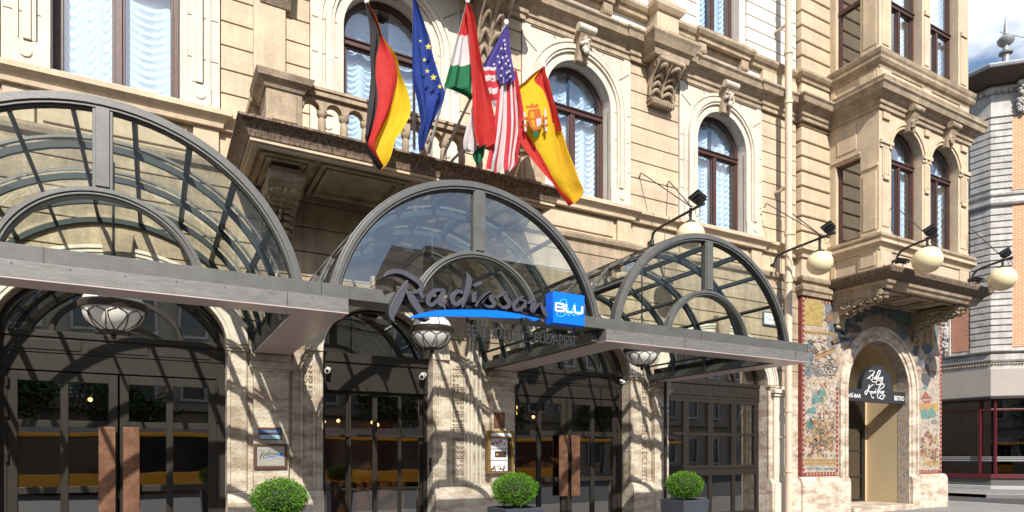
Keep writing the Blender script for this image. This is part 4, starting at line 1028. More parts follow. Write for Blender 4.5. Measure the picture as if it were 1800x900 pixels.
# ================================================================ SCRIPT SIGN
YS = 6.80
def px6(l, ox, oy, sc=6.0, Y=YS, kw=1.0):
    r = []
    for p in l:
        x, z = up(ox+p[0]/sc, oy+p[1]/sc, Y)
        d = CA*x + SA*Y
        r.append((x, z) + ((p[2]/sc*d/F*kw,) if len(p) > 2 else ()))
    return r
T = thing('hotel_name_sign', (3.6, YS, 3.3), 'big slate script hotel name with blue underline and blue square above the middle canopy fascia', 'sign')
A1 = (665, 460); A2 = (845, 480)
lets = [  # (list of strokes) in tile pixels; width last
 (A1, [[(62,156,8),(110,118,40),(180,100,48),(260,112,52),(350,158,56),(425,208,60),(462,262,58),(445,305,46),(385,322,34),(295,318,14)],
       [(308,196,16),(282,262,56),(232,360,84),(182,460,92),(146,540,82),(146,590,50),(172,632,8)],
       [(300,318,24),(350,380,84),(405,470,78),(465,555,66),(520,600,36),(545,608,8)]]),
 (A1, [[(668,305,26),(625,298,34),(580,318,46),(535,375,52),(525,430,48),(565,455,40),(620,415,34),(662,350,34)], [(655,285,14),(690,310,44),(662,370,48),(645,430,48),(672,456,36),(705,428,24),(728,412,10)]]),
 (A1, [[(895,330,36),(840,312,40),(788,365,52),(790,425,54),(838,448,44),(890,400,34),(930,340,24)], [(928,112,6),(958,180,62),(945,280,62),(915,380,50),(898,440,40),(885,488,14)]]),
 (A1, [[(1040,318,14),(1015,350,46),(1010,410,52),(1035,450,44),(1090,415,30),(1150,355,26),(1200,325,20)], [(1008,262,22),(1050,235,42),(1095,222,40)]]),
 (A2, [[(-30,345,14),(30,265,30),(80,215,40),(112,222,42),(108,270,46),(140,310,48),(128,350,36),(80,352,24),(40,332,14)]]),
 (A2, [[(165,268,12),(225,228,34),(272,208,30),(262,255,46),(300,312,50),(290,355,42),(235,362,32),(195,338,14)]]),
 (A2, [[(455,240,14),(400,280,38),(352,335,42),(360,378,38),(408,384,34),(455,345,32),(472,300,28),(440,285,18),(400,292,12)]]),
 (A2, [[(505,325,10),(545,290,40),(572,300,46),(542,370,50),(552,405,34),(590,358,26),(632,325,32),(652,362,46),(676,420,46),(712,462,20)]]),
]
for (o, strokes) in lets:
    g = MB()
    for i, s in enumerate(strokes):
        s = smoothpts(s, 4); g.stroke(px6(s, *o), YS-.004*i, YS+.13)
    g.mi = 0
    f = g.f[:]; 
    lo = part('letter', g, [M['letter'], M['lside']], T, bevel=.003)
    for p_ in lo.data.polygons: p_.material_index = 0 if abs(p_.normal.y) > .6 else 1
P = [(320,590),(420,552),(600,517),(760,508),(900,506),(1080,508),(1200,514)]
top = px6(P, *A1) + px6([(120,395),(200,400),(400,432),(470,452),(600,476)], *A2)
bot = px6([(335,594),(450,588),(600,577),(760,576),(900,579),(1080,584),(1200,588)], *A1) + px6([(120,470),(230,474),(390,480),(480,466),(560,508),], *A2)
g = MB().prismY(top + px6([(615,490)], *A2) + bot[::-1], YS-.012, YS+.05); part('underline_swoosh', g, M['blue'], T)
bx0, bz1 = up(972.5, 511.7, YS-.06); bx1, _ = up(1027.5, 518, YS-.06); bz0 = bz1-(bx1-bx0)*1.0
bz0 = up(972.5, 566.9, YS-.06)[1]
k = part('square_panel', MB().box(bx0, bx1, YS-.06, YS+.12, bz0, bz1), M['blue'], T, bevel=.004)
w = bx1-bx0; hh = bz1-bz0
g = MB()
B_ = [[(.07,.38),(.07,.62),(.30,.62),(.33,.56),(.27,.51),(.07,.505)],[(.27,.505),(.35,.45),(.31,.385),(.07,.385)],[(.40,.63),(.40,.385),(.58,.385)],[(.66,.63),(.66,.40),(.70,.385),(.86,.385),(.91,.41),(.91,.63)]]
for i, s in enumerate(B_): g.stroke([(bx0+w*a, bz0+hh*b, .022) for a, b in s], YS-.072-.001*i, YS-.06)
part('lettering', g, M['wtext'], k)
g = MB()
for s in ([(.18,.64),(.24,.73),(.36,.78),(.42,.70),(.36,.62),(.26,.56),(.38,.50),(.40,.38),(.30,.24),(.14,.22),(.10,.30),(.18,.38)], [(.32,.66),(.24,.40),(.20,.30)], [(.48,.52),(.44,.36),(.48,.28),(.60,.50),(.68,.70)], [(.62,.42),(.60,.32),(.66,.30),(.74,.44)], [(.78,.48),(.74,.34),(.80,.32),(.88,.5)]):
    g.stroke([(bx0+w*a, bz0+hh*b, .009) for a, b in smoothpts(s, 4)], YS-.068, YS-.06)
part('script_line', g, M['ltblue'], k)
# hanging second line of the sign
zb1 = up(850, 577, YS+.05)[1]
g = MB(); xa = up(820, 0, YS+.05)[0]; xb = up(905, 0, YS+.05)[0]; xc = up(939, 0, YS+.05)[0]; xd = up(1013, 0, YS+.05)[0]
M['sletter'] = mat('dark_grey_letter', (.030,.028,.030), .5)
g.add(*(lambda m: (m.v, m.f))(text_on(MB(), 'BÉKE HOTEL', xa, xb, 2.985, 3.16, YS+.05, .03)))
g.add(*(lambda m: (m.v, m.f))(text_on(MB(), 'BUDAPEST', xc, xd, 2.985, 3.115, YS+.05, .03)))
split_part('small_lettering', g, M['sletter'], T, lambda f: f[0] > (xb+xc)/2)
g = MB().box(xa, xd, YS+.06, YS+.075, 3.10, 3.112).box(xa, xd, YS+.06, YS+.075, 2.99, 3.0)
for px in (821, 917, 1010): x = ux(px, YS+.05); g.box(x, x+.014, YS+.06, YS+.075, 2.98, 3.32)
g.box(ux(700, YS), ux(965, YS), YS+.06, YS+.09, 3.32, 3.345)
for px in (700, 775, 850, 925): x = ux(px, YS); g.box(x, x+.03, YS+.07, YC-.02, 3.31, 3.34)
part('support_rail', g, M['black'], T)

# ================================================================ FLAGS
def fcol(n, c): return mat(n, c, .8, var=.12, vscale=6, bump=.6, bscale=7)
FM = dict(black=fcol('flag_black', (.04,.036,.04)), red=fcol('flag_red', (.62,.035,.03)), gold=fcol('flag_gold', (.80,.55,.01)), blue=fcol('flag_blue', (.015,.05,.30)),
          white=fcol('flag_white', (.70,.66,.68)), green=fcol('flag_green', (.01,.17,.07)), navy=fcol('flag_violet', (.07,.05,.28)), star=fcol('flag_star', (.80,.68,.12)), ured=fcol('flag_crimson', (.62,.04,.06)), deep=fcol('flag_deep_yellow', (.72,.42,.01)), crest=fcol('flag_crest_red', (.65,.16,.03)))
for m in FM.values():   # cloth lets some sunlight through
    t_ = m.node_tree; b_ = t_.nodes['Principled BSDF']; o_ = t_.nodes['Material Output']; tl = N(t_, 'ShaderNodeBsdfTranslucent'); ms = N(t_, 'ShaderNodeMixShader', inp={0: .38})
    src = b_.inputs['Base Color'].links[0].from_socket; t_.links.new(src, tl.inputs[0]); t_.links.new(b_.outputs[0], ms.inputs[1]); t_.links.new(tl.outputs[0], ms.inputs[2]); t_.links.new(ms.outputs[0], o_.inputs[0])
def flag(label, base, tip, rows, bands, Y0, name='flag', amp=.05, seed=1, ox=0, oy=0, sc=1.0, kind='flag', extra=None, freq=2.2):
    """rows: (y, x0, x1, ... xn) boundaries between the bands at that height"""
    t = thing(name, base, label, 'flag', 'national flags on the balcony')
    rnd = random.Random(seed); n = len(bands); sub = 6
    d = Vector(tip)-Vector(base)
    g = MB().tube([base, tip], [.022, .017], 8); part('pole', g, M['polem'], t, smooth=True)
    g = MB().lathe(tip, [(.018, -.02), (.03, 0), (.034, .02), (.03, .045), (.012, .06)], 12); part('pole_tip', g, M['milk'], t, smooth=True)
    R = smoothpts([tuple(r) for r in rows], 6)
    def layer(R, bands, Y0, ph, nm, key, amp):
        mats = []; g = MB(); vs = []; w = len(bands)*sub+1
        for j, r in enumerate(R):
            y = r[0]; q = j/(len(R)-1)
            for b in range(len(bands)):
                for k in range(sub+(b == len(bands)-1)):
                    x = r[1+b]+(r[2+b]-r[1+b])*k/sub
                    s = (b*sub+k)/(w-1)
                    Y = Y0 + amp*(.3+q)*sin(2*pi*freq*s+ph+q*1.6) + .3*amp*sin(2*pi*freq*2.3*s+ph*2)
                    X, Z = up(ox+x/sc, oy+y/sc, Y0); vs.append((X, Y, Z))
        fs = []; mi = []
        for j in range(len(R)-1):
            for i in range(w-1):
                fs.append((j*w+i, j*w+i+1, (j+1)*w+i+1, (j+1)*w+i)); 
                cb = bands[i//sub]
                cb = cb(j/(len(R)-1)) if callable(cb) else cb
                if cb not in mats: mats.append(cb)
                mi.append(mats.index(cb))
        g.v = vs; g.f = fs; g.m = mi
        if len(mats) == 1: g.m = [0]*len(fs)
        return part(nm, g, [FM[c] for c in mats], t, smooth=True)
    layer(R, bands, Y0, seed*1.3, 'cloth', 1, amp)
    if extra: extra(t, layer)
    return t
M['polem'] = mat('grey_flag_pole', (.40,.38,.36), .4, metal=.4)
def base_at(px, py, Y=8.84): x, z = up(px, py, Y); return (x, Y, z)
def tip_at(px, py, Y=8.0): x, z = up(px, py, Y); return (x, Y, z)
# black red gold; px of the photograph on the plane where the cloth hangs
flag('black, red and gold flag, leftmost of the row on the balcony', base_at(693, 257), tip_at(644.5, 4),
     [(6,643,645,645.5,646), (40,648,661,662,663), (67,650,669,670.5,671.5), (100,650,663,692,694), (133,651,662,699,702), (167,648,666,693,715), (200,644,662,684,719), (233,641,653,668,704), (250,640,647,661,692), (272,653,655,661,686), (288,664,665,668,680), (295,670,671,672,676)],
     ['black', 'red', 'gold'], 7.95, seed=2, amp=.06)
def stars(l, Y, n=5, th=.004):
    g = MB()
    for x, y, r in l:
        p = []
        for k in range(2*n):
            a = pi/2+pi*k/n; q = r if k % 2 == 0 else r*.42
            p.append(up(x+q*cos(a), y-q*sin(a), Y))
        g.prismY(p, Y, Y+th)
    return g
flag('blue flag with yellow stars, second from the left', base_at(728, 263), tip_at(727, -6),
     [(-4,726,727,728,729), (40,726,735,742,747), (77,726,735,750,758), (107,726,736,755,767), (140,727,738,762,777), (163,733,742,768,784), (185,738,745,760,777), (213,742,746,754,763), (235,738,743,748,754), (262,740,741,743,745)],
     ['blue', 'blue', 'blue'], 7.95, seed=5, amp=.05,
     extra=lambda t, layer: part('stars', stars([(753,82,6.5),(746,105,4),(751,125,4.5),(762,136,6.5),(768,110,4),(773,152,4.5),(739,72,3)], 7.83), FM['star'], t))
def hu(t, layer):
    X = lambda r: [tuple(a/2.43+(780 if i else 0) for i, a in enumerate(q)) for q in r]
    layer(smoothpts(X([(12,97,98,100), (40,95,108,116), (80,102,118,130), (160,108,128,141), (240,114,136,152), (320,119,144,166), (400,121,152,186), (480,122,160,203), (560,128,166,211), (600,134,170,214), (622,140,172,206)]), 5), ['red', 'red'], 7.90, 2.0, 'cloth_fold', 2, .05)
    layer(smoothpts(X([(430,128,134), (500,112,136), (560,96,140), (600,88,142), (635,92,140), (648,110,128)]), 5), ['white'], 7.99, 1.0, 'cloth_fold', 3, .03)
    layer(smoothpts(X([(350,150,182), (420,160,200), (480,172,208), (500,176,196)]), 4), ['green'], 8.0, 1.0, 'cloth_fold', 3, .02)
    layer(smoothpts(X([(618,150,178), (640,134,176), (665,126,172), (690,138,160), (702,146,150)]), 4), ['green'], 8.02, 1.0, 'cloth_fold', 3, .02)
flag('red, white and green flag between the blue one and the starred one', base_at(753, 270), tip_at(822, 3),
     [(y/2.43, 780+a/2.43, 780+b/2.43) for y, a, b in [(12,97,99), (60,84,106), (110,72,110), (150,62,113), (205,46,117), (262,31,121), (310,18,122), (345,8,123), (372,4,123), (385,40,123), (405,90,123), (422,116,123)]],
     [lambda q: 'red' if q < .27 else ('white' if q < .47 else 'green')], 7.98, seed=9, amp=.04, extra=hu)
def us(t, layer):
    X = lambda r: [tuple(a/2.43+(780 if i else 0) for i, a in enumerate(q)) for q in r]
    # hanging stripes below and beside the canton
    layer(smoothpts(X([(300,240,247,254,261,268,275,284,292,300,308), (360,232,242,252,261,271,280,290,300,309,318), (430,226,238,250,260,271,282,294,305,317,328), (520,214,229,244,257,270,283,298,312,326,338), (580,204,222,238,252,266,280,295,308,318,326), (650,190,210,228,243,258,273,288,299,306,312), (700,178,200,220,236,252,268,284,294,302,306), (730,172,196,218,236,252,268,276,280,283,285)]), 5), ['ured','white']*4+['ured'], 7.97, 2.2, 'cloth_fold', 2, .05)
    layer(smoothpts(X([(104,268,273), (150,256,281), (200,243,284), (260,232,291), (300,226,298), (340,236,304), (358,240,268)]), 6), ['navy'], 7.92, 1.4, 'canton', 2, .02)
    part('stars', stars([(780+a/2.43, b/2.43, 2.9) for a, b in [(259,172),(246,207),(231,241),(215,274),(252,246),(238,266),(262,208),(268,240),(266,272),(275,258),(284,280),(280,304),(270,310),(286,326),(248,292),(245,322),(262,190)]], 7.875), FM['white'], t)
flag('stars and stripes flag, fourth from the left', base_at(777, 278), tip_at(890, 42),
     [tuple(v/2.43+(780 if i else 0) for i, v in enumerate(r)) for r in [(104,268,271), (180,222,262), (240,190,250), (285,164,246), (300,166,246), (320,168,245), (345,172,244), (370,178,242), (400,186,240), (430,200,236), (452,212,232)]],
     [lambda q: 'navy' if q < .3 else ('white' if int((q-.3)*10) % 2 == 0 else 'ured')], 8.0, seed=4, amp=.03, extra=us)
def es(t, layer):
    X = lambda r: [tuple(a/2.43+(780 if i else 0) for i, a in enumerate(q)) for q in r]
    layer(smoothpts(X([(286,426,432), (330,430,441), (400,452,462), (470,470,482), (520,480,494), (560,486,505)]), 5), ['red'], 7.93, .5, 'cloth_fold', 2, .03)
    def cpoly(col, pts, k, g): g.mi = col; g.prismY([up(780+p[0]/2.43, p[1]/2.43, 7.86) for p in pts], 7.86-.002*k, 7.864)
    g = MB()
    for k in range(10):   # shield with crown, two columns and scrolls, softened by the wind
        pass
    cpoly(0, [(362,470),(408,462),(424,520),(410,552),(385,560),(366,540),(358,505)], 1, g)
    cpoly(1, [(368,478),(386,475),(388,505),(368,508)], 2, g); cpoly(2, [(394,508),(416,504),(416,530),(398,545)], 2, g); cpoly(1, [(372,515),(386,512),(392,545),(378,545)], 2, g)
    cpoly(0, [(356,462),(350,452),(366,455),(376,440),(386,452),(402,440),(404,458)], 3, g)
    for x in (340, 428):
        cpoly(2, [(x,478-(x-340)*.12),(x+8,476-(x-340)*.12),(x+14,560),(x+5,562)], 2, g); cpoly(0, [(x-6,505),(x+14,498),(x+16,508),(x-4,516)], 3, g); cpoly(0, [(x-2,535),(x+16,528),(x+18,538),(x,545)], 3, g)
    cpoly(3, [(378,566),(400,560),(404,580),(384,586)], 2, g)
    part('crest', g, [FM['crest'], FM['deep'], FM['white'], FM['green']], t)
flag('red and yellow flag with a crest, rightmost of the row', base_at(793, 284), tip_at(956, 118),
     [tuple(v/2.43+(780 if i else 0) for i, v in enumerate(r)) for r in [(286,424,427,428,430), (320,376,382,400,434), (350,345,350,392,446), (380,314,318,424,452), (440,316,322,448,466), (500,318,326,462,480), (545,318,348,470,492), (600,318,382,480,510), (660,352,420,490,528), (720,398,452,500,552), (770,440,478,514,570), (820,488,510,545,590), (850,520,532,556,576), (872,542,545,548,552)]],
     ['red', 'gold', lambda q: 'red' if q < .42 else 'deep'], 7.97, seed=7, amp=.05, extra=es)

# ================================================================ WALL SIGNS, PLATES
def wall_thing(name, px, py, Y, label, cat, group=None):
    x, z = up(px, py, Y); return thing(name, (x, Y, z), label, cat, group), x, z
def rectpx(x0, y0, x1, y1, Y): a = ux(x0, Y); b = ux(x1, Y); xm = (x0+x1)/2; return a, b, up(xm, y1, Y)[1], up(xm, y0, Y)[1]
YP = 10.28
a, b, z0, z1 = rectpx(454.5, 751.5, 495, 773, YP)
t = thing('star_rating_plate', (a, YP, z0), 'small blue and brown plate with four stars above the framed hotel plate', 'plate')
part('backing', MB().box(a, b, YP-.02, YP, z0, z1), mat('dark_brown_plate', (.12,.05,.015), .4), t)
w, h = b-a, z1-z0
part('blue_band', MB().box(a+.01, b-.02, YP-.025, YP-.02, z0+h*.56, z0+h*.78), mat('mid_blue', (.02,.16,.55), .4), t)
part('pale_band', MB().box(a+.01, b-.02, YP-.025, YP-.02, z0+h*.06, z0+h*.38), mat('pale_blue', (.30,.52,.68), .4), t)
g = MB()
for q in range(4):
    cx_, cz_ = a+w*(.3+.13*q), z0+h*.67; g = MB().prismY([(cx_+(.016 if k % 2 == 0 else .007)*sin(pi*k/5), cz_+(.016 if k % 2 == 0 else .007)*cos(pi*k/5)) for k in range(10)], YP-.03, YP-.025); part('star', g, FM['star'], t)
a, b, z0, z1 = rectpx(446, 780, 504.5, 824, YP)
t = thing('framed_name_plate', (a, YP, z0), 'brushed metal hotel plate in a brown wooden frame on the left pier', 'plate')
I = rect(a+.04, b-.04, z0+.045, z1-.035); O = rect(a, b, z0, z1)
part('frame', MB().ring(I+[I[0]], O+[O[0]], YP-.04, YP), mat('brown_wood', (.11,.055,.03), .45, var=.3, vscale=12), t, bevel=.004)
part('plate', MB().box(a+.04, b-.04, YP-.02, YP-.005, z0+.045, z1-.035), M['steelplate'], t)
def logo(parent, x0, x1, zc, hgt, y, dark, blue):
    """the script hotel name in small, from the same strokes as the large sign"""
    pts = []
    for (o, st) in lets:
        for s in st: pts.append([(o[0]+p[0]/6, o[1]+p[1]/6, p[2]/6) for p in s])
    def mp_(x, y_): return x0+(x-675)/(965-675)*(x1-x0)*.82, zc+(520+(x-675)*.09-y_)/90*hgt
    g = MB(); sc_ = (x1-x0)*.82/290
    for i, s in enumerate(pts): g.stroke([(*mp_(p[0], p[1]), max(.5, p[2]*.8)*sc_) for p in smoothpts(s, 3)], y-.003-.0003*(i % 3), y)
    part('lettering', g, dark, parent)
    xx = x0+(x1-x0)*.84; part('blue_square', MB().box(xx, x1, y-.003, y, zc-hgt*.12, zc-hgt*.12+(x1-xx)*.9), blue, parent)
    g = MB().prismY([mp_(720, 552), mp_(850, 545), mp_(955, 560), mp_(850, 556)], y-.002, y); part('underline', g, blue, parent)
    text = text_on(MB(), 'BÉKE HOTEL BUDAPEST', x0+(x1-x0)*.55, x1, zc-hgt*.42, zc-hgt*.34, y, .001); part('small_lettering', text, dark, parent)
logo(t, a+.075, b-.065, (z0+z1)/2+.02, .15, YP-.02, M['black'], mat('plate_blue', (.01,.13,.50), .4))
a, b, z0, z1 = rectpx(868, 725, 887, 752, YP)
t = thing('copper_plate', (a, YP, z0), 'blank copper coloured plate above the lit menu case', 'plate'); part('sheet', MB().box(a, b, YP-.012, YP, z0, z1), M['copper'], t)
g = MB()
for x in (a+.02, b-.02):
    for z in (z0+.02, z1-.02): g.tube([(x, YP-.018, z), (x, YP-.01, z)], .007, 8)
part('screw', g, M['black'], t)
a, b, z0, z1 = rectpx(858, 757, 903, 832, YP-.08)
t = thing('menu_case', (a, YP, z0), 'brass framed menu display case hung on the narrow pier by the third door', 'display case')
I = rect(a+.05, b-.04, z0+.03, z1-.13); O = rect(a, b, z0, z1)
part('frame', MB().ring(I+[I[0]], O+[O[0]], YP-.09, YP), M['brass'], t, bevel=.004)
part('title_strip', MB().box(a+.06, b-.05, YP-.094, YP-.088, z1-.10, z1-.045), M['paper'], t)
part('inner_back', MB().box(a+.05, b-.04, YP-.02, YP-.005, z0+.03, z1-.13), M['dark'], t)
h = (z1-.13-z0-.03)/3; rr = random.Random(11)
cols = [mat('print_pink', (.55,.12,.25), .6), mat('print_dark', (.07,.03,.03), .6), mat('print_red', (.45,.08,.04), .6), mat('print_amber', (.6,.35,.08), .6), mat('print_violet', (.22,.12,.35), .6)]
for q in range(3):
    zz = z0+.035+h*q; pg = part('menu_sheet', MB().box(a+.055, b-.10, YP-.03, YP-.021, zz+.005, zz+h-.01), M['paper'], t)
    g = MB()
    if q == 1: g.mi = 1; g.box(a+.16, b-.125, YP-.034, YP-.03, zz+.05, zz+.16); g.mi = 3; g.ball((a+.205, YP-.034, zz+.10), .025, .003, .02, 8, 5)
    else:
        for i in range(34 if q == 0 else 30):
            g.mi = rr.choice([0, 1, 2, 4] if q == 2 else [1, 2, 3, 1]); x = rr.uniform(a+.07, b-.13); z = zz+rr.uniform(.02, .5)*h+(h*.2 if q == 2 else 0); s = rr.uniform(.008, .022)
            g.prismY([(x-s, z), (x+s*.3, z+s*1.3), (x+s, z+s*.2), (x+s*.2, z-s)], YP-.033-.0002*i*.3, YP-.03)
    part('print', g, cols, pg)
# street name sign
YN = YG-.03
a = ux(1341, YN); b = ux(1392, YN); zt = up(1343, 547, YN)[1]; zb = up(1343, 571, YN)[1]
b = a+.78
t = thing('street_name_sign', (a, YN, zb), 'white street name plate with blue rim seen through the right canopy', 'sign')
I = rect(a+.035, b-.035, zb+.035, zt-.03); O = rect(a, b, zb, zt)
part('rim', MB().ring(I+[I[0]], O+[O[0]], YN-.02, YN), mat('blue_grey_rim', (.10,.15,.19), .5), t); part('face', MB().box(a+.03, b-.03, YN-.012, YN-.002, zb+.03, zt-.025), M['paper'], t)
hh = zt-zb; g = MB()
for txt, u0, u1, v0, v1 in (('VI. kerület', .12, .48, .68, .82), ('Terézváros', .54, .92, .68, .82), ('Teréz krt.', .10, .90, .33, .60), ('43.', .40, .55, .14, .26)):
    m_ = text_on(MB(), txt, a+(b-a)*u0, a+(b-a)*u1, zb+hh*v0, zb+hh*v1, YN-.012, .003); g.add(m_.v, m_.f)
part('lettering', g, M['black'], t)

# ================================================================ CAFE SIGN IN THE ARCH
YZ = 10.52
t = thing('cafe_sign', (16.82, YZ, 3.0), 'black sign board with white script and a round top inside the mural archway', 'sign')
pl = [(15.49, 3.0), (15.49, 3.33), (16.18, 3.33)]+[(16.88-.70*cos(pi*i/22), 3.33+.66*sin(pi*i/22)) for i in range(1, 22)]+[(17.58, 3.33), (18.14, 3.33), (18.14, 3.0)]
part('board', MB().prismY(pl, YZ-.13, YZ), M['black'], t, bevel=.004)
YT = YZ-.13
g = MB()
zs = [[(425,212,6),(452,195,9),(512,208,8),(470,262,14),(402,318,12),(392,322,10),(432,316,9),(480,368,13),(522,372,8)], [(498,262,7),(474,285,10),(486,318,9),(470,335,6)], [(520,292,8),(500,312,9),(512,335,8),(530,312,8),(520,292,8)],
      [(520,330,8),(548,262,10),(578,196,11),(600,196,11),(588,250,11),(548,318,11),(540,340,8)], [(552,340,7),(562,302,9),(575,300,8),(578,338,8)], [(612,302,7),(592,312,9),(590,336,8),(608,334,7),(618,300,8),(620,338,7)],
      [(634,292,9),(628,330,9),(642,326,8),(640,292,8),(630,360,10),(590,412,11),(545,415,11),(532,385,9),(560,350,8),(610,365,9),(650,410,9)],
      [(430,415,9),(424,440,10),(398,530,12),(370,576,11),(356,556,9),(368,520,8),(402,500,7)], [(500,420,9),(470,424,9),(410,496,10),(436,530,12),(462,600,13),(480,630,11),(500,612,8)],
      [(470,520,7),(450,532,9),(452,556,8),(470,552,7),(474,520,8),(476,556,7)], [(484,520,8),(494,556,8),(508,520,8)], [(516,542,7),(532,530,8),(524,516,7),(512,536,8),(524,558,7)], [(524,500,7),(538,484,8)],
      [(548,556,8),(590,450,11),(630,405,11),(660,412,12),(655,450,10),(600,492,8),(570,560,8)], [(575,556,7),(590,522,8),(602,526,8),(604,558,8)], [(632,522,7),(614,534,9),(616,556,7),(632,550,7),(636,522,8),(638,556,7)],
      [(640,520,7),(664,522,8),(640,560,7),(662,580,10),(650,632,12),(615,645,12),(596,620,10),(612,588,9),(650,580,8),(684,600,8)], [(570,560,8),(556,600,11),(570,632,11),(600,622,8)]]
for i, s in enumerate(zs):
    q = smoothpts([(p[0], p[1], p[2]) for p in s], 3); g.stroke(px6(q, 1480, 630, 9.0, YT, .85), YT-.012-.001*(i % 4), YT)
part('script_lettering', g, M['wtext'], t)
g = MB(); 
for txt, p0, p1 in (('CAFÉ-BAR', 1484.5, 1513), ('BISTRO', 1572, 1589)):
    a = ux(p0, YT); b = ux(p1, YT); zc = 3.15
    m_ = text_on(MB(), txt, a, b, zc-.06, zc+.065, YT, .012); g.add(m_.v, m_.f)
part('block_lettering', g, M['wtext'], t)

# ================================================================ SECURITY CAMERAS, INTERCOM
def bullet(px, py, Y, label, d=(-.5, -.8, -.2), dome=False, s=1.0):
    x, z = up(px, py, Y-.08); t = thing('security_camera', (x, Y, z), label, 'camera', 'white security cameras by the doors')
    D = Vector(d).normalized()
    if dome:
        part('housing', MB().lathe((x, Y-.07, z), [(.075, .06), (.08, .02), (.07, -.01), (.02, -.02)][::-1], 16), M['cctv'], t, smooth=True); part('lens', MB().ball((x, Y-.08, z-.02), .052, n=12, m=8), M['black'], t, smooth=True)
        part('mount', MB().tube([(x, Y, z+.05), (x, Y-.06, z+.05)], .02, 8), M['cctv'], t)
    else:
        c = Vector((x, Y-.10, z)); part('housing', MB().tube([c-D*.07*s, c+D*.09*s], .042*s, 14), M['cctv'], t, smooth=True); part('lens', MB().tube([c+D*.09*s, c+D*.096*s], .030*s, 12), M['black'], t)
        part('mount', MB().tube([(x, Y, z+.05), (x, Y-.05, z+.05), c-D*.04], .014, 6), M['cctv'], t)
bullet(576, 651, 10.66, 'white bullet camera at the left of the sliding door header', (-.35, -.9, -.25))
bullet(743, 661, 10.64, 'white bullet camera at the right end of the sliding door header', (-.55, -.8, -.3), s=1.15)
bullet(1094, 672, 10.44, 'small white camera right of the third door', (-.8, -.5, -.1), s=.8)
bullet(1588, 668, 10.62, 'white dome camera at the right end of the black cafe sign', dome=True)
x, z = up(757.5, 817, 10.5)
t = thing('door_intercom', (4.20, 10.50, z), 'narrow black intercom on the cream jamb right of the sliding door', 'intercom')
part('case', MB().box(4.18, 4.20, 10.46, 10.54, z-.12, z+.12), M['black'], t, bevel=.004); part('button', MB().box(4.175, 4.18, 10.485, 10.515, z-.06, z-.03), M['steelplate'], t)
# steel post and hand rail at the left door
t = thing('black_downpipe', (9.5, 10.2, 0), 'thin dark metal post on the pier left of the big window', 'post')
part('tube', MB().tube([(9.23, 10.16, .1), (9.23, 10.16, 3.10)], .035, 10), M['door'], t, smooth=True); [part('clamp', MB().box(9.18, 9.28, 10.12, 10.24, q, q+.04), M['black'], t) for q in (1.6, 2.55)]

# ================================================================ CLIPPED BOXWOOD PLANTERS
def planter(px, py, wpx, label, seed):
    Dd = .56*F/wpx; u = (px-CX)/F
    x = Dd*(CA+SA*u); y = Dd*(SA-CA*u); zc = EYE-(py-HY)*Dd/F
    t = thing('potted_boxwood', (x, y, .13), label, 'potted plant', 'clipped boxwood balls in slate planters')
    zt = zc-.20
    g = MB(); a, b = .20, .245
    g.add([(x-a, y-a, .13), (x+a, y-a, .13), (x+a, y+a, .13), (x-a, y+a, .13), (x-b, y-b, zt), (x+b, y-b, zt), (x+b, y+b, zt), (x-b, y+b, zt), (x-b+.03, y-b+.03, zt), (x+b-.03, y-b+.03, zt), (x+b-.03, y+b-.03, zt), (x-b+.03, y+b-.03, zt), (x-b+.03, y-b+.03, zt-.06), (x+b-.03, y-b+.03, zt-.06), (x+b-.03, y+b-.03, zt-.06), (x-b+.03, y+b-.03, zt-.06)],
          [(3,2,1,0),(0,1,5,4),(1,2,6,5),(2,3,7,6),(3,0,4,7),(4,5,9,8),(5,6,10,9),(6,7,11,10),(7,4,8,11),(8,9,13,12),(9,10,14,13),(10,11,15,14),(11,8,12,15),(12,13,14,15)])
    part('planter_box', g, M['pot'], t, bevel=.008)
    rnd = random.Random(seed); g = MB()
    for i in range(7500):
        th = rnd.uniform(0, 2*pi); ph = math.acos(rnd.uniform(-.9, 1)); lump = 1+.07*sin((4+seed)*th+seed)*sin(4*ph)+.035*sin((9+seed)*th+2*ph)
        R = (rnd.uniform(.84, .98) if rnd.random() < .8 else rnd.uniform(.95, 1.02))*lump
        p = Vector((sin(ph)*cos(th)*.262*R, sin(ph)*sin(th)*.262*R, cos(ph)*.195*R))
        nrm = Vector((p.x, p.y, p.z*1.6)).normalized(); s = rnd.uniform(.006, .0115)
        d = (nrm*rnd.uniform(.2, 1.1)+Vector((rnd.uniform(-1, 1), rnd.uniform(-1, 1), rnd.uniform(-.4, 1)))*.8).normalized()
        sd = d.cross(Vector((rnd.uniform(-1, 1), rnd.uniform(-1, 1), rnd.uniform(-1, 1)))).normalized()
        q = Vector((x, y, zc))+p
        g.add([q, q+d*s+sd*s*.55, q+d*s*2.1, q+d*s-sd*s*.55], [(0, 1, 2, 3)])
    part('foliage', g, M['leaf'], t)
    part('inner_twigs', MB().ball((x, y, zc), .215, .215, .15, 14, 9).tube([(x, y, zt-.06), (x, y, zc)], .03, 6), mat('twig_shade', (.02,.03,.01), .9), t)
planter(492, 877, 100, 'largest and nearest clipped boxwood, below the framed hotel plate', 1)
planter(905, 861, 84, 'clipped boxwood in slate planter standing under the menu case', 2)
planter(1203, 853, 68, 'clipped boxwood in slate planter in front of the big shop window', 3)

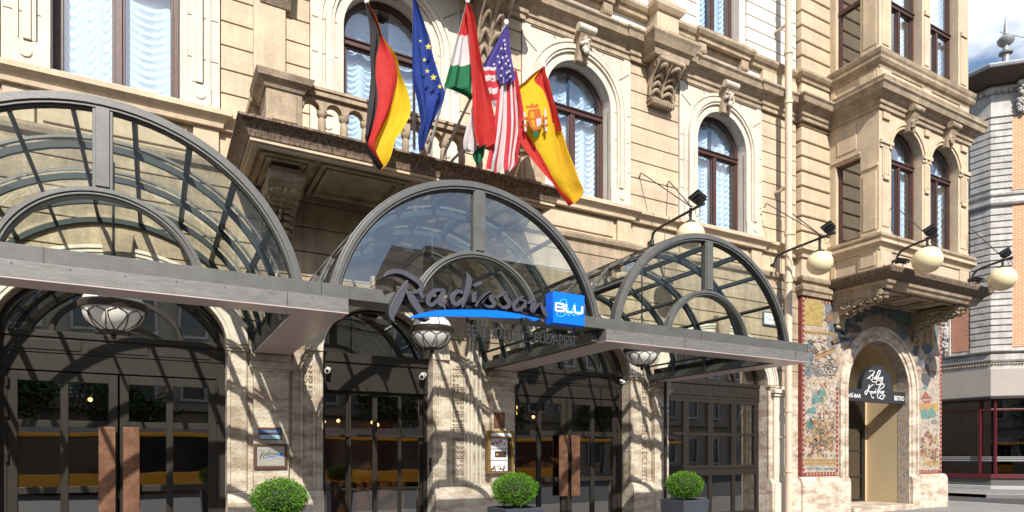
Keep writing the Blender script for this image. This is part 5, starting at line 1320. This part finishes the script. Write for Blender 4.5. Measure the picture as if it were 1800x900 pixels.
# ================================================================ MURAL PAINTING (flat fresco, 2 mm relief)
PM = dict(yellow=(.44,.33,.11), teal=(.13,.27,.25), ochre=(.43,.29,.13), pink=(.42,.28,.20), grey=(.24,.23,.22), blue=(.16,.20,.24), brown=(.27,.15,.09), cream=(.46,.40,.32), orange=(.48,.28,.11), slate=(.10,.11,.12), line=(.17,.12,.085), rose=(.35,.13,.09))
PMAT = [mat('fresco_'+k, v, .85, var=.35, vscale=9, bump=.3, bscale=60) for k, v in PM.items()]; PK = list(PM)
YM = 10.30; rr = random.Random(21)
lay = [0]
def fresco(mb, col, pts, px=True, ox=0, oy=0, sc=1.0):
    lay[0] += 1; y = YM-.002-.0006*(lay[0] % 12)
    mb.mi = PK.index(col); P = [up(ox+p[0]/sc, oy+p[1]/sc, YM) for p in pts] if px else pts
    mb.prismY(P, y, YM-.0005)
def blotch(mb, col, cx, cy, rx, ry, n=9, ox=0, oy=0, sc=1.0, jag=.35):
    fresco(mb, col, [(cx+rx*cos(2*pi*k/n)*rr.uniform(1-jag, 1+jag*.5), cy+ry*sin(2*pi*k/n)*rr.uniform(1-jag, 1+jag*.5)) for k in range(n)], True, ox, oy, sc)
def lines(mb, l, ox, oy, sc, w=.012, col='line'):
    lay[0] += 1; mb.mi = PK.index(col); y = YM-.0095-.0004*(lay[0] % 9)
    P = smoothpts([(*up(ox+p[0]/sc, oy+p[1]/sc, YM), w) for p in l], 3); mb.stroke(P, y, YM-.001)
g = MB(); O = dict(ox=1390, oy=500, sc=2.571)
# sky and cloud band across the top, behind the arch
lay[0] += 1; g.mi = len(PMAT); g.prismY([up(*p, YM) for p in [(1449,523), (1640,528), (1652,575), (1648,600), (1612,604), (1598,590), (1575,566), (1545,552), (1515,560), (1488,585), (1470,612), (1462,600), (1452,560)]], YM-.0015, YM-.0005)
if 0: fresco(g, 'slate', [(1449,523), (1640,528), (1646,575), (1612,590), (1590,575), (1560,556), (1530,556), (1500,568), (1478,592), (1462,585), (1450,560)])
for i in range(44): blotch(g, rr.choice(['grey','slate','grey','blue','slate','brown']), rr.uniform(1455, 1510), rr.uniform(540, 600), rr.uniform(5, 11), rr.uniform(4, 9))
for i in range(18): blotch(g, rr.choice(['teal','blue','teal','grey']), rr.uniform(1575, 1605), rr.uniform(545, 590), rr.uniform(5, 10), rr.uniform(5, 12))
# right side castle and cliffs
for i in range(9): x = 1600+i*4.6; fresco(g, rr.choice(['ochre','orange','yellow','brown']), [(x, 608), (x, 560+rr.uniform(-14, 12)), (x+5, 556+rr.uniform(-14, 12)), (x+5.5, 608)])
for i in range(14): blotch(g, rr.choice(['grey','slate','grey']), 1624+rr.uniform(-14, 12), rr.uniform(604, 655), 6, 8)
fresco(g, 'slate', [(1622,640), (1632,640), (1636,668), (1628,684), (1619,668)])
# far right scene
R5 = dict(ox=1560, oy=500, sc=2.25)
for c_, l in (('rose', [(130,455),(150,420),(175,452)]), ('rose', [(140,460),(172,458),(160,485),(148,484)]), ('orange', [(125,470),(190,470),(195,500),(128,505)]), ('yellow', [(165,500),(195,465),(200,505)]), ('teal', [(130,500),(150,488),(165,530),(135,530)]), ('teal', [(160,505),(172,480),(195,520),(165,528)]), ('grey', [(170,540),(190,532),(200,548),(180,553)]), ('teal', [(138,412),(150,395),(158,415)])): fresco(g, c_, l, True, **R5)
for i in range(40): blotch(g, rr.choice(['ochre','cream','pink','brown','cream','rose']), rr.uniform(140, 200), rr.uniform(595, 700), rr.uniform(5, 12), rr.uniform(6, 14), **R5)
for i in range(26): x = rr.uniform(138, 196); y = rr.uniform(592, 700); lines(g, [(x, y), (x+rr.uniform(-10, 10), y+rr.uniform(-16, 16)), (x+rr.uniform(-18, 18), y+rr.uniform(-20, 20))], 1560, 500, 2.25, .010)
blotch(g, 'ochre', 172, 705, 36, 14, **R5)
lines(g, [(205,345),(105,338)], 1560, 500, 2.25, .02, 'rose'); lines(g, [(205,352),(105,346)], 1560, 500, 2.25, .02, 'ochre')
# left panel
fresco(g, 'yellow', [(60,66), (136,66), (146,122), (144,190), (62,182)], True, **O)
for i in range(14): x = rr.uniform(66, 136); y = rr.uniform(72, 180); lines(g, [(x, y), (x+8, y+5), (x+14, y-4)], 1390, 500, 2.571, .012, 'ochre')
fresco(g, 'ochre', [(52,206), (150,210), (205,222), (205,236), (150,226), (52,222)], True, **O)
for x in range(56, 200, 7): lines(g, [(x, 210+(x-56)*.09), (x+2, 220+(x-56)*.09)], 1390, 500, 2.571, .012)
fresco(g, 'brown', [(110,322), (196,284), (200,300), (118,338)], True, **O); fresco(g, 'orange', [(108,330), (196,294), (197,300), (112,340)], True, **O)
for c_, x, y, a, b in (('blue', 88, 270, 16, 22), ('blue', 80, 330, 24, 40), ('teal', 66, 350, 14, 30), ('grey', 100, 380, 30, 30), ('blue', 78, 395, 24, 22), ('pink', 96, 300, 10, 12), ('grey', 130, 400, 26, 18), ('grey', 190, 270, 26, 30), ('cream', 225, 250, 22, 26), ('pink', 210, 350, 18, 24), ('cream', 150, 350, 20, 18)): blotch(g, c_, x, y, a, b, 10, **O)
def circ(cx, cy, r, w, col='line'):
    for k in range(12):
        a0 = 2*pi*k/12; lines(g, [(cx+r*cos(a0+j*.18)*.86, cy+r*sin(a0+j*.18)*1.1) for j in range(4)], 1390, 500, 2.571, w, col)
circ(180, 374, 34, .022, 'slate'); circ(180, 374, 8, .02, 'slate')
for k in range(8): a0 = k*pi/4; lines(g, [(180+8*cos(a0), 374+9*sin(a0)), (180+29*cos(a0), 374+36*sin(a0))], 1390, 500, 2.571, .012, 'slate')
# plumed figure and rider
for i in range(9): blotch(g, 'teal', 118+rr.uniform(-22, 30), 505+rr.uniform(-22, 26), 13, 17, 8, **O)
blotch(g, 'pink', 148, 466, 10, 18, **O); blotch(g, 'rose', 152, 450, 6, 8, **O)
for i in range(7): blotch(g, 'teal', 88+rr.uniform(-16, 18), 566+rr.uniform(-12, 12), 11, 10, 8, **O)
for i in range(9): blotch(g, rr.choice(['teal','slate','teal']), 80+rr.uniform(-20, 20), 632+rr.uniform(-26, 28), 9, 18, 8, **O)
lines(g, [(146,500), (150,560), (148,640)], 1390, 500, 2.571, .03, 'ochre')
for i in range(150): blotch(g, rr.choice(['ochre','ochre','cream','pink','orange','brown','rose','cream','grey']), min(205, max(62, rr.gauss(135, 34))), min(772, rr.gauss(692, 46)), rr.uniform(5, 12), rr.uniform(5, 14), 8, **O)
for i in range(90):
    x = min(205, max(56, rr.gauss(132, 36))); y = min(768, rr.gauss(690, 48)); lines(g, [(x, y), (x+rr.uniform(-14, 14), y+rr.uniform(-18, 18)), (x+rr.uniform(-24, 24), y+rr.uniform(-22, 26))], 1390, 500, 2.571, .011)
for i in range(80):
    x = rr.uniform(58, 200); y = rr.uniform(250, 420); lines(g, [(x, y), (x+rr.uniform(-14, 14), y+rr.uniform(-14, 14)), (x+rr.uniform(-22, 22), y+rr.uniform(-18, 18))], 1390, 500, 2.571, .011)
for i in range(50):
    x = rr.uniform(60, 200); y = rr.uniform(440, 640); lines(g, [(x, y), (x+rr.uniform(-12, 12), y+rr.uniform(6, 22))], 1390, 500, 2.571, .011)
circ(186, 590, 16, .018, 'rose'); circ(180, 640, 20, .018, 'cream')
fresco(g, 'ochre', [(55,786), (206,788), (206,818), (55,816)], True, **O)
for x in range(60, 200, 6):
    for y in (795, 807): lines(g, [(x, y), (x+3, y+rr.uniform(-4, 4))], 1390, 500, 2.571, .014)
for i in range(8): blotch(g, rr.choice(['grey','teal','cream']), rr.uniform(70, 190), 832, 16, 7, **O)
part('fresco', g, PMAT+[M['fsky']], bpy.data.objects['mural_wall'])
# chequered red border
g = MB()
for x0, x1, z0, z1 in ((13.69, 13.78, 1.08, 5.45), (19.68, 19.77, 1.08, 5.45), (13.78, 15.02, 1.08, 1.18), (18.60, 19.68, 1.08, 1.18), (14.99, 15.07, 1.18, 3.3), (13.78, 14.9, 5.36, 5.45)): g.box(x0, x1, YM-.006, YM-.0005, z0, z1)
part('red_border', g, M['mred'], bpy.data.objects['mural_wall'])
g = MB()
for x in (13.745, 19.715):
    z = 1.16
    while z < 5.4: g.box(x-.035, x+.035, YM-.009, YM-.006, z, z+.05); z += .12
for a, b in ((13.86, 14.95), (18.66, 19.62)):
    x = a
    while x < b: g.box(x, x+.05, YM-.009, YM-.006, 1.10, 1.17); x += .12
z = 1.26
while z < 3.25: g.box(14.99, 15.06, YM-.009, YM-.006, z, z+.05); z += .12
x = 13.86
while x < 14.85: g.box(x, x+.05, YM-.009, YM-.006, 5.36, 5.43); x += .12
part('border_check', g, mat('border_cream', (.36,.21,.16), .8), bpy.data.objects['mural_wall'])

# ================================================================ BRICK CORNER BUILDING ACROSS THE SIDE STREET
t = thing('brick_corner_building', (FC[0]+3, FC[1]+3, 0), 'white and orange brick building with domed turret across the side street', 'building')
fx, fy = FC
def chamfer(s, d=0.0): return (fx+s/1.41421-d/1.41421, fy-s/1.41421-d/1.41421)   # distance s along the chamfer, d outwards
CHW = 5.2; E = chamfer(CHW)
PL = [(fx, fy+30), (fx, fy), E, (E[0]+30, E[1])]
def body(d, z0, z1): # walls set out by d
    g = MB(); g.sweep(PL, [(-.5, z0), (d, z0), (d, z1), (-.5, z1)]); return g
part('wall', body(-.06, 6.0, 16.2), M['pale'], t)
# brick panels
def quad_on(g, p, q, z0, z1, d):
    dv = Vector((q[0]-p[0], q[1]-p[1])).normalized(); n_ = Vector((dv.y, -dv.x))*d
    g.add([(p[0]+n_.x, p[1]+n_.y, z0), (q[0]+n_.x, q[1]+n_.y, z0), (q[0]+n_.x, q[1]+n_.y, z1), (p[0]+n_.x, p[1]+n_.y, z1)], [(0, 1, 2, 3)])
g = MB()
for z0, z1 in ((6.25, 12.35), (12.98, 16.1)): quad_on(g, chamfer(.8), chamfer(4.4), z0, z1, -.03)
part('brick_panel', g, M['brickd'], t)
g = MB(); quad_on(g, (fx, fy+1.6), (fx, fy+.85), 6.25, 10, -.03); quad_on(g, (fx, fy+9), (fx, fy+.85), 10, 12.3, -.03); part('brick_panel', g, M['bricky'], t)
# rusticated corner pier
def wrap(s, tt, d): 
    c0 = chamfer(s); return [(fx, fy+tt), (fx, fy), c0]
g = MB(); z = 6.1; g_split = False
while z < 16.0:
    if z > 13 and not g_split: part('rusticated_pier', g, M['pale'], t, bevel=.015); g = MB(); g_split = True
    if not 12.3 < z+.1 < 13.0: g.sweep(wrap(.8, .82, 0), [(-.3, z), (.0, z), (.0, z+.225), (-.3, z+.225)])
    z += .28
part('rusticated_pier', g, M['pale'], t, bevel=.015); g = MB()
for s0 in (4.4,):
    z = 6.1
    while z < 16.0: g.sweep([chamfer(s0), E, (E[0]+.8, E[1])], [(-.3, z), (.0, z), (.0, z+.225), (-.3, z+.225)]); z += .28
part('rusticated_pier', g, M['pale'], t, bevel=.015)
for z0, z1, d, nm in ((12.36, 12.62, .12, 'band_course'), (12.80, 12.92, .05, 'band_course'), (5.62, 5.98, .10, 'lower_cornice'), (5.98, 6.08, .22, 'lower_cornice')):
    part(nm, MB().sweep(PL, [(-.3, z0), (d*.5, z0), (d, z0+.08), (d, z1-.03), (-.3, z1)]), M['pale'], t, bevel=.01)
g = MB()
for k in range(90):
    s = .06+k*.11
    if s < CHW: p = chamfer(s, .05); g.ball((p[0], p[1], 5.53), .04, .04, .05, 6, 4)
for k in range(60): g.ball((fx-.05, fy+k*.11, 5.53), .04, .04, .05, 6, 4)
part('bead_moulding', g, M['carved'], t)
part('frieze_wall', body(.0, 5.3, 5.62), M['pale'], t)
part('sign_board', body(.12, 4.15, 5.30), M['awning'], t)
g = MB().sweep(PL, [(-.3, 4.02), (.22, 4.02), (.22, 4.10), (.10, 4.15), (-.3, 4.15)]); part('sign_board_rail', g, M['black'], t)
# shop front
k = part('shopfront', MB().sweep(PL, [(-.5, .13), (.02, .13), (.02, .66), (-.5, .66)]), M['shop'], t)
part('sill_rail', MB().sweep(PL, [(-.3, .60), (.10, .60), (.10, .78), (-.3, .78)]), M['redf'], t)
g = MB()
def post(p, dv, w=.09):
    g.bar((p[0], p[1], .78), (p[0], p[1], 4.02), w, .12, (0, 0, 1))
pts = [(fx, fy+q) for q in (.42, 2.9, 5.4, 8)]+[chamfer(q) for q in (.16, 2.4, 4.9)]
for p in pts: post(p, None)
g.sweep(PL, [(-.06, 3.52), (.03, 3.52), (.03, 3.6), (-.06, 3.6)]).sweep(PL, [(-.06, 3.95), (.04, 3.95), (.04, 4.02), (-.06, 4.02)])
part('window_frame', g, M['redf'], t, bevel=.01)
part('shop_pane', MB().sweep(PL, [(-.10, .78), (-.08, .78), (-.08, 4.0), (-.10, 4.0)]), M['sglass'], t)
part('blind', MB().sweep(PL, [(-.35, 2.05), (-.33, 2.05), (-.33, 4.0), (-.35, 4.0)]), mat('grey_blind', (.22,.215,.21), .7), t)
part('shop_interior', MB().sweep(PL, [(-3.1, .3), (-3.0, .3), (-3.0, 4.2), (-3.1, 4.2)]), M['dark'], t)
g = MB()
for s in range(14): p = chamfer(.3+s*.22, -.55); g.box(p[0]-.06, p[0]+.06, p[1]-.02, p[1]+.02, 1.55, 2.5)
part('curtain', g, mat('beige_curtain', (.26,.21,.16), .8), t)
g = MB()
for zz in (1.5, 1.42, 1.34): g.sweep(PL, [(-.078, zz), (-.072, zz), (-.072, zz+.035), (-.078, zz+.035)])
part('frosted_stripe', g, mat('frosted', (.35,.35,.36), .6), t)
part('base_step', MB().sweep(PL, [(-.3, .12), (.18, .12), (.18, .28), (-.3, .28)]), M['kerb'], t, bevel=.02)
# small columns on the side face
g = MB()
for q in (1.95, 4.2): g.lathe((fx-.12, fy+q, 6.9), [(.30, 0), (.30, .5), (.2, .6), (.17, .8), (.17, 2.4), (.22, 2.5), (.22, 2.6)], 14)
for q in (1.6, 1.75): g.box(fx-.10, fx, fy+q, fy+q+.07, 6.1, 10)
part('column', g, M['pale'], t, smooth=True)
g = MB(); rr2 = random.Random(8)
for i in range(60): g.ball((fx-.3, fy+1.9+rr2.uniform(-.25, .3), rr2.uniform(6.1, 7.6)), rr2.uniform(.05, .12), .1, rr2.uniform(.05, .12), 6, 4)
part('carved_bracket', g, M['pale'], t)
# frieze with carved consoles and scrolls
part('frieze_band', body(.02, 16.2, 17.55), M['pale'], t)
g = MB()
def lump(p, z, r): g.ball((p[0], p[1], z), r, r, r, 7, 5)
for s0 in (1.05, 3.2):
    for i in range(46): q = rr2.uniform(-.22, .22); lump(chamfer(s0+q*.8, .12+.3*(i/46)), 16.25+1.2*i/46, rr2.uniform(.05, .11))
for i in range(170):
    s = rr2.uniform(1.2, 3.0); lump(chamfer(s, .06), 16.75+.28*sin(s*9+i % 3)+rr2.uniform(-.1, .3), rr2.uniform(.03, .06))
for i in range(60): lump((fx-.15-.25*(i/60), fy+1.1+rr2.uniform(-.2, .2)), 16.2+1.2*i/60, rr2.uniform(.05, .11))
part('carved_console', g, M['pale'], t, smooth=True)
g = MB(); 
for k_ in range(30):
    p = chamfer(-.0+k_*.24, .10); 
    if k_*.24 < CHW: g.bar((p[0], p[1], 17.15), (p[0], p[1], 17.32), .13, .13)
    g.box(fx-.16, fx-.02, fy+k_*.24, fy+k_*.24+.13, 17.15, 17.32)
part('dentil', g, M['pale'], t)
# overhanging eaves
g = MB().sweep(PL, [(-.3, 17.50), (.25, 17.50), (.95, 17.72), (1.0, 17.80), (-.3, 18.0)]); part('eaves', g, mat('eaves_board', (.13,.10,.085), .8, var=.3, vscale=4), t)
part('gutter', MB().sweep(PL, [(.90, 17.80), (1.10, 17.80), (1.14, 17.92), (1.10, 17.98), (.90, 17.93)]), M['zinc'], t, bevel=.02)
ctr = ((fx+E[0])/2+1.9, (fy+E[1])/2+1.9)
g = MB(); g.add([(fx-.9, fy+30, 17.94), (fx-.9, fy-.3, 17.94), (E[0]-.4, E[1]-.9, 17.94), (E[0]+30, E[1]-.9, 17.94), (E[0]+30, E[1]+10, 19.0), (ctr[0], ctr[1], 19.3), (fx+9, fy+30, 19.0)], [(0, 1, 5, 6), (1, 2, 5), (2, 3, 4, 5)])
part('roof', g, M['rooft'], t)
fin_d = 31.0; u_ = (1768-CX)/F; fxx = fin_d*(CA+SA*u_); fyy = fin_d*(SA-CA*u_)
zz = lambda py: EYE+(HY-py)*fin_d/F
g = MB().lathe((fxx, fyy, 0), [(.16, zz(112)), (.16, zz(96)), (.28, zz(95)), (.30, zz(92)), (.15, zz(89)), (.12, zz(82)), (.2, zz(80)), (.34, zz(75)), (.36, zz(70)), (.26, zz(65)), (.12, zz(62)), (.10, zz(56)), (.02, zz(30))], 18)
part('finial', g, M['zinc'], t, smooth=True)
g = MB().bar((fxx-.5, fyy, zz(62)), (fxx+2.4, fyy-1, zz(72)), .03).bar((fxx+.9, fyy-.3, zz(70)), (fxx+2.4, fyy-1, zz(50)), .03); part('antenna_rod', g, M['zinc'], t)

# ================================================================ WHAT THE GLASS REFLECTS: the far side of the boulevard
M['opp'] = mat('opposite_stucco', (.34,.29,.235), .85, var=.15, vscale=.8); M['oppd'] = mat('opposite_roof', (.13,.09,.08), .8); M['oppw'] = mat('opposite_window', (.05,.06,.07), .15)
def opp(x0, x1, hgt, label, seed):
    t = thing('boulevard_building', ((x0+x1)/2, -22, 0), label, 'building', 'stucco buildings across the boulevard')
    part('wall', MB().box(x0, x1, -34, -22, .01, hgt), M['opp'], t)
    g = MB()
    for z in (4.2, 8.0, hgt-.5): g.box(x0-.1, x1+.1, -22, -21.7, z, z+.35)
    g.box(x0-.1, x1+.1, -22, -21.4, hgt-.1, hgt+.25)
    part('cornice', g, M['opp'], t)
    part('roof', MB().prismX([(-34, hgt), (-28, hgt+2.2), (-21.9, hgt+.1)], x0, x1), M['oppd'], t)
    nx = int((x1-x0)/2.6); w0 = None
    for i in range(nx):
        for z in (1.0, 5.0, 8.8)[: 3 if hgt > 11 else 2]:
            x = x0+(i+.5)*(x1-x0)/nx
            if w0 is None:
                w0 = part('window', MB().box(x-.6, x+.6, -22, -21.95, z, z+2.1), M['oppw'], t); I = rect(x-.62, x+.62, z-.02, z+2.12); O_ = rect(x-.78, x+.78, z-.18, z+2.28); f_ = part('surround', MB().ring(I+[I[0]], O_+[O_[0]], -22, -21.85), M['pale'], w0); bx_, bz_ = x, z
            else:
                c_ = w0.copy(); COL.objects.link(c_); c_.parent = t; c_.location = (x-bx_, 0, z-bz_); d_ = f_.copy(); COL.objects.link(d_); d_.parent = c_
opp(-24, 3.5, 13.0, 'long stucco building across the boulevard, left of the others', 1)
opp(3.5, 14, 10.6, 'lower stucco building across the boulevard, between its two taller neighbours', 2)
opp(14, 60, 13.5, 'tall stucco building right of the gap across the boulevard', 3)
def tree(x, y, h, label, seed):
    rnd = random.Random(seed); t = thing('street_tree', (x, y, 0), label, 'tree', 'trees along the far side of the boulevard')
    g = MB().tube([(x, y, 0), (x+.05, y, h*.25), (x-.05, y+.1, h*.5)], [.18, .14, .09], 8)
    lim = []
    for i in range(7):
        a = rnd.uniform(0, 2*pi); e = (x+cos(a)*h*.22, y+sin(a)*h*.22, h*rnd.uniform(.55, .85)); lim.append(e); g.tube([(x, y, h*rnd.uniform(.25, .45)), ((x+e[0])/2, (y+e[1])/2, h*.55), e], [.07, .05, .02], 6)
    part('trunk', g, mat('bark', (.10,.08,.06), .9), t, smooth=True)
    g = MB(); lim.append((x, y, h*.8)); lim.append((x, y, h*.6))
    for i in range(4200):
        c = rnd.choice(lim); p = Vector((c[0]+rnd.gauss(0, h*.09), c[1]+rnd.gauss(0, h*.09), c[2]+rnd.gauss(0, h*.075))); s = rnd.uniform(.07, .15)
        a = Vector((rnd.uniform(-1, 1), rnd.uniform(-1, 1), rnd.uniform(-1, 1))).normalized(); b = a.cross(Vector((rnd.uniform(-1, 1), rnd.uniform(-1, 1), 1))).normalized()
        g.add([p-a*s, p+b*s*.6, p+a*s, p-b*s*.6], [(0, 1, 2, 3)])
    part('crown', g, M['tleaf'], t)
M['tleaf'] = mat('tree_leaf', (.07,.13,.03), .6, var=.5, vscale=4)
for i, (x, h) in enumerate(((-7, 7.5), (-1.5, 6.2), (6, 6.6), (13, 7.2), (21, 7.0), (30, 7.6))):
    tree(x, -18.6, h, ['leafy tree before the left stucco building', 'shorter leafy tree near the middle of the left stucco building', 'leafy tree before the lower stucco building', 'tree at the building gap across the road', 'tree at the right side of the gap', 'tallest leafy tree before the right building'][i], 50+i)
# yellow tram passing on the boulevard
t = thing('yellow_tram', (10, -10, 0), 'long yellow tram passing on the boulevard, reflected in the doors', 'tram')
M['tram'] = mat('tram_yellow', (.85,.38,.02), .35, spec=.6); M['tglass'] = mat('tram_window', (.02,.02,.025), .1)
part('body', MB().box(-22, 21, -12.4, -10, .22, .86).box(-22, 30, -12.4, -10, 2.36, 2.56), M['tram'], t, bevel=.05)
part('window_band', MB().box(-21.9, 20.9, -12.35, -10.04, .86, 2.34), M['tglass'], t)
g = MB()
g.box(-21.9, 20.9, -12.3, -10.1, 2.54, 2.95); part('roof', g, M['zinc'], t)
part('skirt', MB().box(-21.5, 20.5, -12.2, -10.2, .1, .22), M['black'], t)
